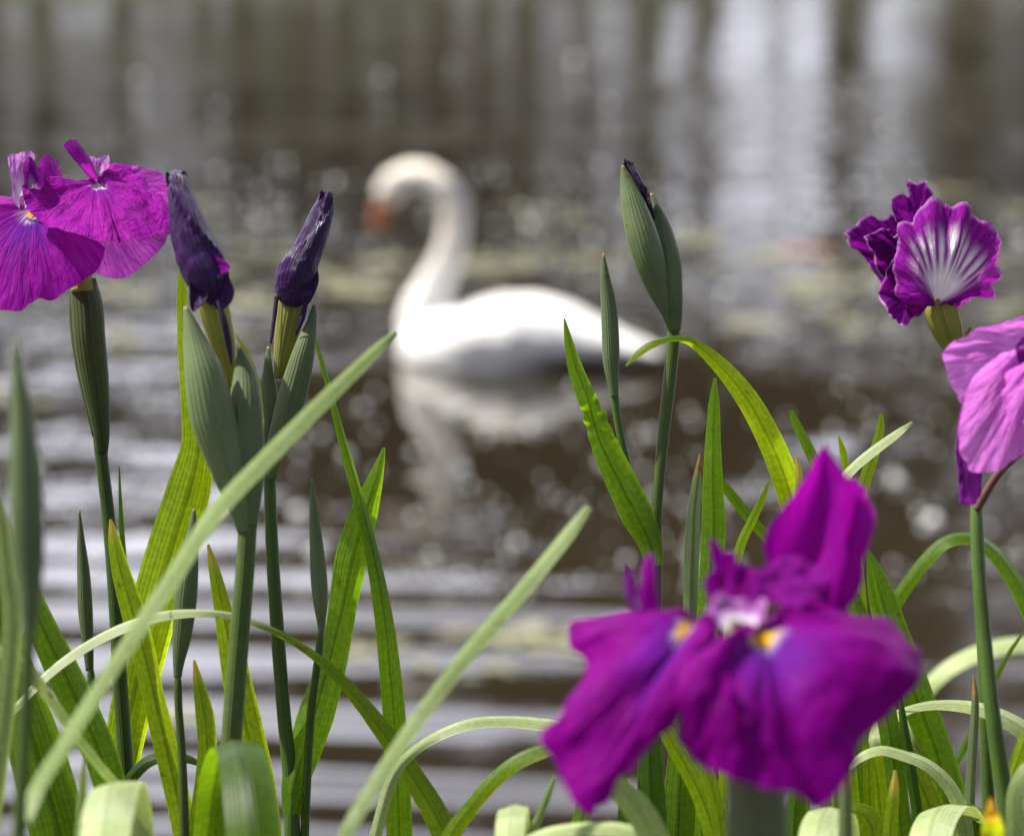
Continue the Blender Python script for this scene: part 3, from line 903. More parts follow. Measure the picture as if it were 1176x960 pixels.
# ------------------------------------------------------------------ floating weed and specks
def build_weed():
    rnd = random.Random(12)
    verts, faces = [], []
    def pad(c, r, e, mats):
        i = len(verts); n = 9
        a0 = rnd.random() * 6.28
        notch = rnd.uniform(.0, .25)
        for k in range(n):
            a = a0 + 2 * math.pi * k / n
            q = r * (1 + rnd.uniform(-.18, .18)) * (1 - (notch if k == 0 else 0))
            verts.append(c + Vector((math.cos(a) * q * e, math.sin(a) * q, rnd.uniform(-.001, .002))))
        faces.append(tuple(range(i, i + n)))
    def cluster(px, py, n, sx, sy, r0, r1):
        for k in range(n):
            p = on_water(px + rnd.gauss(0, sx), py + rnd.gauss(0, sy), .006)
            if -1.35 < p.x < 1.6 and 9.2 < p.y < 10.0 and 440 < px < 780: continue
            pad(p + Vector((0, 0, rnd.uniform(0, .003))), rnd.uniform(r0, r1), rnd.uniform(1, 1.6), None)
    for k in range(58):
        cluster(rnd.uniform(-40, 1216), rnd.choice([rnd.gauss(300, 35), rnd.gauss(345, 40), rnd.gauss(255, 30)]), rnd.randint(3, 9), 20, 5, .012, .04)
    for px, py, n in ((600, 300, 10), (430, 300, 14), (415, 335, 12), (800, 275, 12), (880, 290, 10), (560, 305, 12), (640, 255, 8), (690, 300, 10), (140, 340, 10), (270, 345, 9), (285, 350, 8), (1030, 310, 10), (860, 370, 12), (1090, 220, 10), (950, 330, 9)):
        cluster(px, py, n, 18, 4.5, .015, .05)
    for px, py, n, sx in ((620, 728, 22, 45), (560, 770, 7, 30), (640, 742, 14, 30), (205, 822, 14, 14), (400, 745, 8, 30)):
        cluster(px, py, n, sx, 5, .008, .03)
    m = plain_mat('floating_weed', (0.27, 0.265, 0.16), 0.55, 0.4, 14.0)
    me = bpy.data.meshes.new('floating_weed'); me.from_pydata(verts, [], faces); me.materials.append(m)
    o = bpy.data.objects.new('floating_weed', me); COL.objects.link(o)
    tag(o, 'pale yellow-green weed floating in scattered patches on the dark pond', 'pondweed', kind='stuff')
    # pale solid specks added in place of sky glints; the lens makes discs
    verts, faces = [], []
    def glint_speck(c, r):
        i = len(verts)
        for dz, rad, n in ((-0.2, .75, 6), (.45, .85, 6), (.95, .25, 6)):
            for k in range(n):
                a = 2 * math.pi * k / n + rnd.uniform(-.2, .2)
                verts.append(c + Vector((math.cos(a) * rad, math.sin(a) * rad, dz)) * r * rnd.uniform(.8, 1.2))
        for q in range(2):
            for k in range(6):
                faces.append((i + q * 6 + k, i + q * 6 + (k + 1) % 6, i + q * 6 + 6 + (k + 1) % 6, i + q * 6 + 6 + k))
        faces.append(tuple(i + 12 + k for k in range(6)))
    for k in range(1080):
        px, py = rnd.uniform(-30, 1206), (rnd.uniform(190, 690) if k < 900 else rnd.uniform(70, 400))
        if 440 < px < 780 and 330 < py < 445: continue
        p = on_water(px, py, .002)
        glint_speck(p, min(.024, .0035 * math.exp(abs(rnd.gauss(0, .75)))) * min(1.5, max(1.0, p.y / 9.5)))
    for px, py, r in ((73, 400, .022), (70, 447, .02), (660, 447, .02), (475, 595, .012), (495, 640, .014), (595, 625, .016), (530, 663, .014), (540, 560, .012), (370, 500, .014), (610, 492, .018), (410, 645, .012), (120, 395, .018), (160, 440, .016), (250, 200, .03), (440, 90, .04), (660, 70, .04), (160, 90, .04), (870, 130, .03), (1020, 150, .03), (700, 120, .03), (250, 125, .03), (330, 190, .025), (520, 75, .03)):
        glint_speck(on_water(px, py, .002), r)
    m = plain_mat('glint_specks', (0.74, 0.75, 0.74), 0.5, 0.25, 8.0)
    me = bpy.data.meshes.new('glint_specks'); me.from_pydata(verts, [], faces); me.materials.append(m)
    o = bpy.data.objects.new('glint_specks', me); COL.objects.link(o)
    tag(o, 'small pale specks added as sky glints all over the dark pond', 'seed fluff', kind='stuff')
    # one fallen leaf
    c = on_water(916, 288, .01)
    v = [c + Vector((math.cos(a) * .12 * (1 + .3 * math.cos(a)), math.sin(a) * .08, .004 * math.sin(3 * a))) for a in [2 * math.pi * k / 14 for k in range(14)]]
    o = link('fallen_leaf', v, [tuple(range(14))], plain_mat('fallen_leaf', (0.40, 0.19, 0.11), 0.6, 0.3))
    tag(o, 'reddish brown fallen leaf floating on the pond right of the tall grey-green bud', 'leaf')
build_weed()

# ------------------------------------------------------------------ left open flower
def left_flower():
    r = stalk('iris with wide open magenta flower cut by the left edge', root_at(150, 960, 1.26))
    tube('stem', [(112, 470, 1.262, 17), (116, 520, 1.262, 15), (123, 580, 1.262, 15), (129, 640, 1.262, 16), (134, 720, 1.262, 16), (139, 800, 1.262, 17), (146, 900, 1.262, 18), (150, 965, 1.262, 18)], M['stem'], r, ext=True)
    tube('bract', [(95, 322, 1.252, 30), (100, 350, 1.252, 36), (103, 390, 1.252, 36), (108, 430, 1.254, 33), (113, 465, 1.256, 26), (117, 500, 1.258, 18), (118, 520, 1.26, 12)], M['sheath_red'], r, flat=.55, keel=.3)
    tube('bract', [(84, 332, 1.258, 8), (88, 360, 1.258, 18), (95, 400, 1.258, 24), (104, 450, 1.259, 22), (113, 500, 1.26, 14)], M['sheath_red'], r, flat=.55)
    tube('tube', [(92, 285, 1.25, 20), (93, 305, 1.25, 22), (95, 335, 1.25, 26)], M['tube'], r)
    # back petals first
    fan('petal', (105, 225, 1.265), [(112, 235, 1.27), (110, 275, 1.262), (108, 310, 1.258), (126, 319, 1.258), (145, 318, 1.26), (168, 303, 1.265), (187, 283, 1.27), (193, 255, 1.28), (180, 225, 1.285)], M['fall_plain'], r, bulge=-6, ruffle=.0016, rfreq=5)
    fan('petal', (112, 225, 1.275), [(118, 215, 1.275), (133, 200, 1.28), (150, 190, 1.285), (168, 192, 1.288), (188, 202, 1.288), (196, 230, 1.282), (202, 262, 1.275), (190, 262, 1.27), (150, 250, 1.265)], M['fall_plain'], r, bulge=8, ruffle=.0035, rfreq=8)
    fan('petal', (-10, 240, 1.27), [(40, 232, 1.27), (20, 226, 1.275), (0, 226, 1.28), (-40, 232, 1.28), (-70, 245, 1.275), (-80, 265, 1.27)], M['fall_plain'], r, bulge=6, ruffle=.002)
    fan('fall', (40, 240, 1.245), [(121, 284, 1.228), (113, 305, 1.226), (100, 318, 1.224), (85, 329, 1.222), (62, 343, 1.22), (42, 344, 1.219), (24, 357, 1.218), (0, 356, 1.218), (-25, 350, 1.22), (-55, 335, 1.224), (-75, 300, 1.23), (-70, 268, 1.238), (-40, 246, 1.242)], M['fall'], r, bulge=12, bd=.006, ruffle=.0034, rfreq=8, bw=.04)
    fan('fall', (112, 212, 1.245), [(104, 214, 1.25), (60, 212, 1.246), (31, 214, 1.24), (33, 240, 1.232), (58, 262, 1.222), (95, 277, 1.213), (127, 279, 1.210), (138, 271, 1.211), (152, 278, 1.213), (182, 274, 1.222), (193, 250, 1.235), (180, 224, 1.25), (158, 204, 1.262), (136, 199, 1.262), (118, 207, 1.252)], M['fall_crisp'], r, bulge=10, bd=.004, ruffle=.0080, rfreq=9, bw=.03)
    # standards and style arms
    fan('standard', (70, 215, 1.25), [(52, 218, 1.25), (46, 200, 1.248), (46, 184, 1.248), (53, 178, 1.25), (66, 190, 1.254), (78, 212, 1.255)], M['standard'], r, ruffle=.0014, bw=.25, cup=.003)
    fan('standard', (112, 210, 1.25), [(106, 209, 1.248), (92, 190, 1.244), (74, 172, 1.242), (77, 163, 1.243), (89, 160, 1.247), (98, 174, 1.252), (110, 190, 1.256), (118, 208, 1.255)], M['standard'], r, ruffle=.001, bw=.15, cup=.005)
    fan('style_arm', (112, 209, 1.255), [(104, 205, 1.254), (102, 181, 1.252), (113, 182, 1.25), (126, 178, 1.253), (124, 195, 1.256), (118, 209, 1.258)], M['style'], r, ruffle=.0014, bw=.2, cup=.003)
    fan('style_arm', (26, 232, 1.24), [(13, 226, 1.24), (12, 196, 1.238), (13, 178, 1.238), (25, 175, 1.238), (38, 178, 1.24), (32, 200, 1.242), (34, 228, 1.243)], M['style'], r, ruffle=.002, bw=.3, cup=.004)
    fan('style_arm', (40, 225, 1.236), [(28, 222, 1.236), (27, 195, 1.234), (33, 180, 1.234), (42, 190, 1.236), (55, 212, 1.239), (52, 226, 1.24)], M['style_dark'], r, ruffle=.001, bw=.3, cup=.004)
left_flower()

# ------------------------------------------------------------------ two dark furled buds
def bud_left():
    r = stalk('iris with blackish purple furled bud close beside the open magenta flower', root_at(250, 960, 1.18))
    tube('stem', [(284, 570, 1.17, 24), (284, 610, 1.17, 22), (281, 660, 1.17, 22), (275, 730, 1.17, 23), (268, 820, 1.17, 24), (258, 960, 1.17, 25)], M['stem_pale'], r, ext=True)
    tube('bract', [(213, 352, 1.165, 5), (222, 385, 1.163, 24), (234, 430, 1.16, 44), (245, 480, 1.16, 52), (260, 530, 1.162, 44), (274, 575, 1.165, 30), (283, 610, 1.168, 20)], M['sheath'], r, flat=.35, keel=.25)
    tube('bract', [(276, 400, 1.172, 6), (281, 430, 1.170, 26), (282, 470, 1.166, 38), (284, 520, 1.165, 40), (286, 560, 1.166, 32), (285, 605, 1.168, 20)], M['sheath'], r, flat=.4, keel=.25)
    blade('bract_margin', [(273, 388, 1.176, 2, 0), (285, 410, 1.176, 8, 20), (294, 440, 1.174, 9, 20), (299, 480, 1.172, 8, 20), (300, 520, 1.17, 5, 20)], M['bract_edge'], r, ext=False)
    tube('tube', [(238, 318, 1.172, 24), (243, 345, 1.172, 36), (252, 380, 1.174, 32), (259, 410, 1.176, 24), (264, 445, 1.178, 14)], M['tube'], r, rib=.05)
    blade('petal_rib', [(250, 345, 1.15, 5), (258, 372, 1.15, 8), (263, 398, 1.152, 7), (266, 420, 1.154, 2)], M['bud'], r, ext=False)
    tube('furled_bud', [(204, 197, 1.18, 12), (205, 208, 1.178, 25), (209, 232, 1.175, 34), (217, 262, 1.172, 43), (226, 290, 1.17, 48), (238, 318, 1.168, 46), (244, 338, 1.168, 30), (246, 352, 1.168, 12)], M['bud'], r, seg=36, spiral=(2, 8.0, .26))
    fan('petal_tip', (245, 330, 1.166), [(262, 315, 1.165), (269, 335, 1.163), (262, 352, 1.162), (250, 356, 1.162), (243, 345, 1.164)], M['bud'], r, ruffle=.001)
    fan('petal_tip', (226, 320, 1.166), [(217, 310, 1.164), (218, 345, 1.162), (222, 358, 1.162), (236, 345, 1.161), (242, 325, 1.161)], M['bud'], r, ruffle=.001)
    fan('petal_tip', (206, 210, 1.178), [(192, 215, 1.176), (191, 199, 1.175), (200, 204, 1.174), (210, 196, 1.176), (216, 204, 1.178), (219, 222, 1.178)], M['bud'], r, ruffle=.002, rfreq=9)
    fan('petal_edge', (238, 300, 1.166), [(232, 280, 1.166), (244, 290, 1.164), (258, 300, 1.162), (265, 306, 1.162), (262, 312, 1.162), (250, 316, 1.163)], M['standard'], r, ruffle=.001)
bud_left()

def bud_right():
    r = stalk('iris with glossy purple furled bud, right of the blackish bud, leaf sheathing its stem', root_at(338, 960, 1.25))
    tube('stem', [(309, 520, 1.25, 13), (310, 560, 1.25, 14), (313, 640, 1.25, 15), (319, 730, 1.25, 16), (326, 820, 1.25, 16), (332, 880, 1.25, 17), (335, 925, 1.25, 18), (336, 965, 1.25, 19)], M['stem'], r, ext=True)
    tube('bract', [(361, 350, 1.246, 4), (358, 370, 1.245, 12), (350, 400, 1.243, 24), (340, 440, 1.243, 32), (328, 480, 1.244, 30), (317, 515, 1.246, 22), (311, 550, 1.248, 13)], M['sheath'], r, flat=.45, keel=.25)
    tube('bract', [(308, 398, 1.256, 3), (308, 425, 1.254, 12), (309, 455, 1.252, 20), (310, 490, 1.25, 21), (310, 520, 1.25, 16), (310, 550, 1.25, 12)], M['sheath'], r, flat=.5)
    tube('tube', [(338, 335, 1.25, 34), (335, 355, 1.25, 34), (329, 385, 1.25, 27), (324, 410, 1.25, 20), (321, 435, 1.25, 12)], M['tube'], r, rib=.05)
    blade('petal_rib', [(318, 340, 1.245, 5), (315, 365, 1.245, 5), (311, 395, 1.246, 3)], M['bud'], r, ext=False)
    blade('petal_rib', [(352, 345, 1.24, 5), (347, 365, 1.24, 7), (340, 385, 1.242, 3)], M['bud'], r, ext=False)
    tube('furled_bud', [(376, 220, 1.25, 9), (374, 230, 1.25, 17), (369, 248, 1.25, 26), (361, 270, 1.248, 32), (352, 292, 1.247, 38), (343, 313, 1.246, 44), (338, 330, 1.246, 42), (337, 343, 1.246, 34), (337, 349, 1.247, 20)], M['bud'], r, seg=40, spiral=(2, -9.5, .30))
    fan('petal_tip', (374, 236, 1.25), [(365, 238, 1.248), (367, 222, 1.247), (370, 219, 1.248), (374, 228, 1.247), (382, 226, 1.25), (381, 238, 1.252)], M['bud'], r, ruffle=.001, rfreq=8)
    fan('petal_tip', (350, 320, 1.244), [(362, 300, 1.246), (366, 318, 1.245), (363, 333, 1.244), (354, 350, 1.243), (350, 345, 1.242), (343, 338, 1.241)], M['bud'], r, ruffle=.0008)
    # the leaf that sheathes the stem at its joint
    blade('leaf', [(441, 514, 1.262, 3, 0), (433, 545, 1.262, 16, 10), (419, 590, 1.262, 32, 15), (405, 640, 1.26, 38, 12), (395, 690, 1.26, 33, 5), (388, 725, 1.259, 32, -15), (377, 770, 1.258, 36, -20), (362, 820, 1.255, 42, -10), (347, 870, 1.25, 38, 0), (337, 905, 1.245, 28, 0), (335, 935, 1.242, 20, 0)], M['leaf'], r, ext=False, fold=.3)
bud_right()

# ------------------------------------------------------------------ other closed buds
def closed_bud(label, body, stem, mat='sheath', smat='stem', root=None, flat=.5):
    r = stalk(label, root_at(stem[-1][0], stem[-1][1], stem[-1][2]), name='iris_bud_stalk', group='closed iris buds')
    tube('bract', body, M[mat], r, flat=flat, keel=.25)
    stem = [(stem[0][0], stem[0][1], stem[0][2], stem[0][3] * .35), (stem[0][0] * .6 + stem[1][0] * .4, stem[0][1] * .6 + stem[1][1] * .4, stem[0][2], stem[0][3])] + stem[1:]
    tube('stem', stem, M[smat], r, ext=True)
    return r

closed_bud('blurred large grey-green closed bud close to the lens at the left edge',
           [(19, 390, .90, 3), (21, 430, .90, 14), (25, 480, .90, 26), (29, 550, .90, 38), (32, 620, .90, 38), (34, 680, .90, 27), (33, 730, .90, 15)],
           [(34, 700, .90, 14), (31, 780, .90, 14), (27, 860, .90, 14), (21, 965, .90, 15)], smat='stem_pale')
closed_bud('small slim green bud standing left of the open flower stem',
           [(91, 585, 1.27, 2), (93, 620, 1.27, 9), (96, 660, 1.27, 15), (98, 700, 1.27, 17), (101, 740, 1.27, 13), (103, 770, 1.27, 9)],
           [(103, 760, 1.27, 9), (107, 800, 1.27, 10), (114, 860, 1.27, 11), (122, 960, 1.27, 12)])
closed_bud('slim grey-green bud with yellowish tip crossed by the long diagonal blade',
           [(223, 584, 1.215, 3), (221, 610, 1.215, 12), (217, 650, 1.215, 22), (213, 690, 1.215, 26), (209, 730, 1.215, 22), (205, 762, 1.215, 13), (204, 778, 1.215, 9)],
           [(204, 770, 1.215, 9), (205, 810, 1.215, 9), (209, 870, 1.215, 10), (212, 960, 1.215, 11)], smat='stem_pale')
closed_bud('slim green bud on thin stalk in front of the wide upright leaf',
           [(358, 549, 1.235, 2), (360, 580, 1.235, 9), (363, 620, 1.235, 15), (366, 660, 1.235, 19), (368, 690, 1.235, 17), (369, 715, 1.235, 10), (369, 726, 1.235, 7)],
           [(369, 720, 1.235, 8), (366, 750, 1.235, 9), (362, 780, 1.237, 9), (357, 820, 1.24, 10), (350, 960, 1.25, 10)])

def bud_centre():
    r = stalk('tall iris with plump grey-green bud just showing dark purple at its tip', root_at(752, 960, 1.25))
    tube('stem', [(774, 370, 1.25, 14), (773, 395, 1.25, 15), (768, 445, 1.25, 15), (763, 490, 1.25, 14), (758, 540, 1.25, 13), (754, 590, 1.25, 13), (753, 640, 1.25, 15), (752, 720, 1.25, 16), (752, 965, 1.25, 17)], M['stem_pale'], r, ext=True)
    tube('bract', [(715, 190, 1.246, 3), (719, 205, 1.246, 14), (727, 235, 1.244, 28), (737, 270, 1.242, 36), (746, 300, 1.242, 35), (755, 330, 1.244, 26), (765, 358, 1.246, 14), (771, 378, 1.248, 8)], M['sheath'], r, flat=.55, keel=.2)
    tube('bract', [(748, 222, 1.254, 3), (753, 238, 1.253, 12), (760, 265, 1.251, 24), (766, 300, 1.248, 32), (770, 330, 1.247, 28), (774, 358, 1.247, 20), (775, 380, 1.248, 14)], M['sheath'], r, flat=.55, keel=.2)
    fan('petal_tip', (738, 240, 1.25), [(716, 194, 1.25), (717, 183, 1.25), (722, 184, 1.249), (727, 191, 1.248), (734, 205, 1.246), (741, 221, 1.245), (748, 238, 1.246)], M['bud_dark'], r, ruffle=.003, rfreq=22, bw=.5)
    tube('furled_bud', [(719, 184, 1.25, 4), (727, 196, 1.249, 7), (736, 213, 1.248, 8), (744, 232, 1.249, 8), (750, 255, 1.252, 6)], M['bud_dark'], r, seg=20, spiral=(1, 9, .3))
    # sheathing leaf with a crinkled edge, and the side bud in its axil
    blade('leaf', [(648, 366, 1.24, 2, 0), (654, 395, 1.24, 11, 10), (662, 425, 1.24, 18, 15), (674, 455, 1.24, 22, 20), (682, 480, 1.242, 24, -30), (692, 510, 1.243, 30, -25), (711, 550, 1.244, 35, -15), (731, 590, 1.244, 38, 0), (746, 622, 1.244, 28, 0), (752, 650, 1.243, 20, 0)], M['leaf'], r, ext=False, fold=.25, crinkle=(.42, .10))
    sb = tube('side_bud', [(693, 291, 1.248, 2), (695, 320, 1.248, 12), (699, 350, 1.248, 18), (701, 385, 1.248, 20), (702, 415, 1.248, 19), (704, 440, 1.248, 13), (706, 455, 1.248, 9)], M['sheath'], r, flat=.55, keel=.2)
    tube('bud_stem', [(705, 448, 1.25, 10), (709, 480, 1.25, 9), (717, 520, 1.25, 9), (727, 560, 1.25, 9), (745, 620, 1.25, 9)], M['stem'], sb)
bud_centre()

# ------------------------------------------------------------------ rayed flower at the right
def ray_flower():
    r = stalk('iris with half opened dark purple flower showing white rays on its petal', root_at(1136, 960, 1.30))
    tube('stem', [(1092, 375, 1.31, 15), (1102, 410, 1.31, 14), (1111, 470, 1.31, 13), (1118, 540, 1.31, 13), (1123, 620, 1.31, 14), (1128, 720, 1.31, 14), (1132, 830, 1.31, 15), (1136, 965, 1.31, 16)], M['stem'], r, ext=True)
    tube('ovary', [(1075, 338, 1.30, 22), (1079, 352, 1.30, 38), (1084, 368, 1.30, 38), (1090, 385, 1.302, 33), (1096, 400, 1.304, 24), (1101, 412, 1.306, 14)], M['tube'], r, rib=.06)
    tube('withered_tip', [(1115, 376, 1.30, 4), (1112, 385, 1.30, 7), (1108, 396, 1.303, 7)], M['tube'], r)
    fan('petal', (1050, 310, 1.315), [(1030, 348, 1.318), (1012, 330, 1.312), (998, 305, 1.308), (980, 285, 1.305), (969, 268, 1.305), (985, 256, 1.308), (999, 245, 1.31), (1012, 252, 1.312), (1030, 243, 1.318), (1042, 262, 1.322)], M['ray_dark'], r, ruffle=.007, rfreq=12)
    fan('petal', (1040, 292, 1.308), [(1022, 330, 1.305), (1004, 300, 1.302), (992, 275, 1.300), (1003, 268, 1.302), (1014, 262, 1.304), (1026, 272, 1.306), (1034, 262, 1.31)], M['ray_dark'], r, ruffle=.006, rfreq=9)
    fan('petal', (1050, 262, 1.318), [(1028, 254, 1.316), (1023, 232, 1.313), (1034, 222, 1.313), (1044, 226, 1.314), (1041, 207, 1.316), (1052, 211, 1.318), (1065, 209, 1.318), (1069, 228, 1.32), (1066, 246, 1.32)], M['ray_dark'], r, ruffle=.005, rfreq=9)
    fan('petal', (1052, 320, 1.305), [(1074, 350, 1.302), (1056, 357, 1.298), (1040, 374, 1.295), (1026, 368, 1.296), (1017, 358, 1.298), (1011, 336, 1.30), (1016, 312, 1.302), (1030, 290, 1.304)], M['ray_dark'], r, ruffle=.005, rfreq=7)
    fan('petal', (1077, 347, 1.292), [(1055, 356, 1.30), (1038, 352, 1.30), (1030, 325, 1.297), (1028, 295, 1.294), (1032, 262, 1.292), (1044, 246, 1.292), (1065, 234, 1.293), (1091, 229, 1.294), (1112, 235, 1.297), (1122, 250, 1.30), (1137, 266, 1.304), (1151, 282, 1.308), (1147, 308, 1.31), (1138, 331, 1.31), (1117, 344, 1.306), (1098, 348, 1.30)], M['ray'], r, bd=.022, ruffle=.0078, rfreq=12, bw=.06)
ray_flower()

# ------------------------------------------------------------------ pale pink flower cut by the right edge
def pink_flower():
    r = stalk('iris with soft pale magenta flower cut by the right edge', root_at(1162, 960, 1.16))
    tube('stem', [(1121, 560, 1.17, 10), (1121, 600, 1.165, 13), (1124, 660, 1.16, 15), (1131, 740, 1.155, 17), (1140, 820, 1.15, 18), (1150, 890, 1.15, 20), (1160, 965, 1.15, 21)], M['stem'], r, ext=True)
    tube('flower_stalk', [(1122, 585, 1.165, 9), (1130, 570, 1.163, 10), (1144, 548, 1.16, 9), (1160, 530, 1.155, 9), (1180, 512, 1.15, 9), (1205, 480, 1.15, 12), (1212, 440, 1.15, 18)], M['stem_brown'], r)
    fan('petal', (1214, 405, 1.15), [(1225, 345, 1.16), (1180, 358, 1.15), (1145, 372, 1.145), (1110, 389, 1.14), (1085, 401, 1.138), (1088, 425, 1.138), (1098, 452, 1.138), (1110, 466, 1.14), (1150, 455, 1.145), (1185, 440, 1.15)], M['pink'], r, bulge=10, ruffle=.005, rfreq=6, bd=.006)
    fan('petal', (1190, 400, 1.13), [(1150, 408, 1.13), (1122, 435, 1.124), (1105, 470, 1.12), (1101, 508, 1.116), (1108, 532, 1.114), (1121, 543, 1.113), (1145, 537, 1.113), (1168, 524, 1.115), (1190, 505, 1.118), (1215, 480, 1.124), (1220, 440, 1.13)], M['pink'], r, bulge=8, bd=.014, ruffle=.004, rfreq=7)
    fan('petal', (1215, 410, 1.12), [(1168, 425, 1.118), (1150, 448, 1.112), (1160, 478, 1.108), (1180, 488, 1.106), (1210, 492, 1.106), (1240, 470, 1.11)], M['pink'], r, bulge=12, bd=.008, ruffle=.005, rfreq=6)
    fan('withered_petal', (1112, 470, 1.15), [(1102, 490, 1.15), (1098, 520, 1.148), (1101, 555, 1.146), (1101, 574, 1.145), (1112, 582, 1.145), (1126, 570, 1.148), (1124, 540, 1.15), (1122, 500, 1.152)], M['withered'], r, ruffle=.004, rfreq=6, bw=.5)
    fan('style_arm', (1205, 415, 1.125), [(1172, 418, 1.12), (1166, 400, 1.122), (1178, 385, 1.126), (1200, 380, 1.13)], M['withered'], r, ruffle=.002)
pink_flower()

# ------------------------------------------------------------------ big soft flower in front
def near_flower():
    r = stalk('iris with large blurred magenta flower with yellow marks, nearest the lens', root_at(870, 960, .96))
    tube('bract', [(866, 845, .972, 40), (868, 880, .972, 58), (869, 920, .972, 66), (870, 965, .972, 66), (871, 1040, .972, 50), (872, 1120, .972, 30)], M['sheath'], r, flat=.5, keel=.2)
    tube('stem', [(871, 1090, .972, 26), (872, 1160, .972, 24), (874, 1260, .972, 24)], M['stem_pale'], r, ext=True)
    tube('tube', [(850, 715, .985, 30), (858, 770, .98, 32), (866, 860, .975, 40)], M['tube'], r)
    # upright petal at the back
    fan('standard', (930, 720, 1.005), [(885, 655, 1.01), (878, 622, 1.012), (896, 588, 1.016), (916, 556, 1.02), (938, 520, 1.022), (950, 511, 1.022), (962, 524, 1.018), (974, 548, 1.012), (984, 570, 1.008), (979, 610, 1.0), (973, 655, .998), (965, 705, 1.0)], M['standard_near'], r, cup=-.01, ruffle=.0025, rfreq=6, bw=.25)
    fan('standard', (958, 700, 1.0), [(968, 705, .998), (972, 650, .99), (972, 600, .988), (968, 555, 1.0), (976, 548, 1.008), (992, 562, 1.018), (1006, 590, 1.022), (1007, 606, 1.022), (995, 640, 1.018), (978, 690, 1.01)], M['standard_near'], r, ruffle=.003, rfreq=6, bw=.25)
    # falls
    fan('fall', (795, 716, .975), [(775, 706, .99), (745, 705, 1.0), (715, 716, 1.005), (692, 714, 1.005), (673, 724, 1.0), (668, 740, .993), (676, 760, .985), (660, 790, .972), (640, 822, .962), (621, 846, .955), (634, 868, .95), (645, 895, .945), (660, 921, .942), (683, 934, .94), (698, 905, .94), (728, 870, .942), (762, 832, .946), (792, 795, .952), (818, 765, .958), (832, 742, .965), (820, 722, .972)], M['fall_near'], r, bulge=26, bd=.018, ruffle=.0075, rfreq=8, bw=.03)
    fan('fall', (872, 726, .965), [(905, 712, .985), (938, 702, .995), (988, 714, .995), (1030, 732, .985), (1064, 750, .97), (1052, 785, .955), (1027, 818, .945), (1000, 850, .935), (980, 885, .93), (940, 926, .925), (905, 908, .922), (872, 903, .922), (838, 893, .922), (811, 882, .924), (796, 860, .926), (781, 830, .93), (781, 800, .938), (792, 775, .946), (818, 755, .955), (842, 738, .962)], M['fall_near'], r, bulge=30, bd=.02, ruffle=.0075, rfreq=8, bw=.03)
    fan('fall_fold', (842, 800, .925), [(822, 752, .945), (800, 766, .955), (782, 790, .96), (777, 825, .96), (790, 862, .955), (812, 886, .945), (834, 868, .93), (842, 830, .92)], M['standard_near'], r, ruffle=.004, rfreq=7, bw=.1)
    fan('fall', (900, 690, .995), [(860, 700, .985), (850, 670, 1.0), (880, 650, 1.01), (920, 648, 1.01), (955, 672, 1.005), (985, 715, 1.0), (960, 712, .985), (920, 705, .98)], M['standard'], r, bulge=10, ruffle=.006, rfreq=9, bw=.1)  # lighter petal material stands in for sunlight on the pink ruffles
    # pale crest in the middle and the small standards
    fan('style_arm', (850, 718, .965), [(812, 712, .965), (815, 694, .97), (835, 684, .975), (858, 690, .975), (880, 690, .972), (878, 712, .962)], M['style'], r, ruffle=.004, rfreq=7, bw=.4)
    fan('style_arm', (838, 705, .975), [(818, 700, .978), (808, 670, .982), (830, 655, .985), (858, 650, .985), (880, 668, .982), (876, 695, .976)], M['standard_near'], r, ruffle=.005, rfreq=7, bw=.3)
    fan('style_arm', (885, 690, .975), [(862, 692, .974), (868, 665, .98), (892, 652, .984), (915, 660, .982), (938, 682, .975), (920, 700, .968)], M['standard'], r, bulge=6, ruffle=.004, rfreq=7, bw=.2)  # ruffle given the lighter material too, for its sunlit look
    fan('standard', (836, 675, .985), [(824, 672, .984), (818, 645, .985), (814, 622, .986), (820, 616, .987), (830, 632, .988), (846, 634, .988), (850, 655, .988), (848, 675, .986)], M['standard_near'], r, ruffle=.002, rfreq=6, bw=.3)
    fan('standard', (738, 712, .985), [(726, 706, .985), (718, 680, .986), (717, 652, .987), (724, 656, .987), (736, 690, .984), (740, 708, .983)], M['style_dark'], r, ruffle=.002, bw=.3, cup=.003)
    fan('standard', (745, 712, .982), [(734, 706, .982), (735, 670, .985), (740, 642, .987), (747, 636, .987), (755, 660, .986), (757, 706, .983)], M['standard_near'], r, ruffle=.002, bw=.3, cup=.004)
ZS[0] = 0.94
near_flower()
ZS[0] = 1.0

# ------------------------------------------------------------------ leaves, each one its own blade
# left side
leaf('broad bright backlit leaf rising left of the blackish bud', [(208, 296, 1.275, 4, 0), (209, 330, 1.275, 11, 5), (210, 370, 1.275, 13, 10), (215, 420, 1.275, 18, 15), (224, 470, 1.275, 30, 15), (228, 510, 1.275, 38, 10), (218, 560, 1.275, 50, 5), (203, 610, 1.275, 55, 0), (188, 660, 1.275, 56, 0), (172, 720, 1.275, 54, 0), (158, 780, 1.275, 50, 0), (145, 840, 1.275, 46, 0), (134, 900, 1.275, 42, 0), (128, 965, 1.275, 38, 0)], 'leaf_bright', fold=.3)
leaf('long narrow blurred pale blade crossing diagonally below both dark buds', [(453, 382, 1.07, 5, 0), (430, 404, 1.065, 13, 15), (380, 452, 1.05, 18, 20), (310, 522, 1.03, 20, 25), (248, 588, 1.01, 20, 25), (195, 668, .985, 19, 25), (135, 758, .96, 17, 25), (80, 845, .93, 16, 25), (22, 955, .90, 16, 25)], 'leaf_pale', fold=.1)
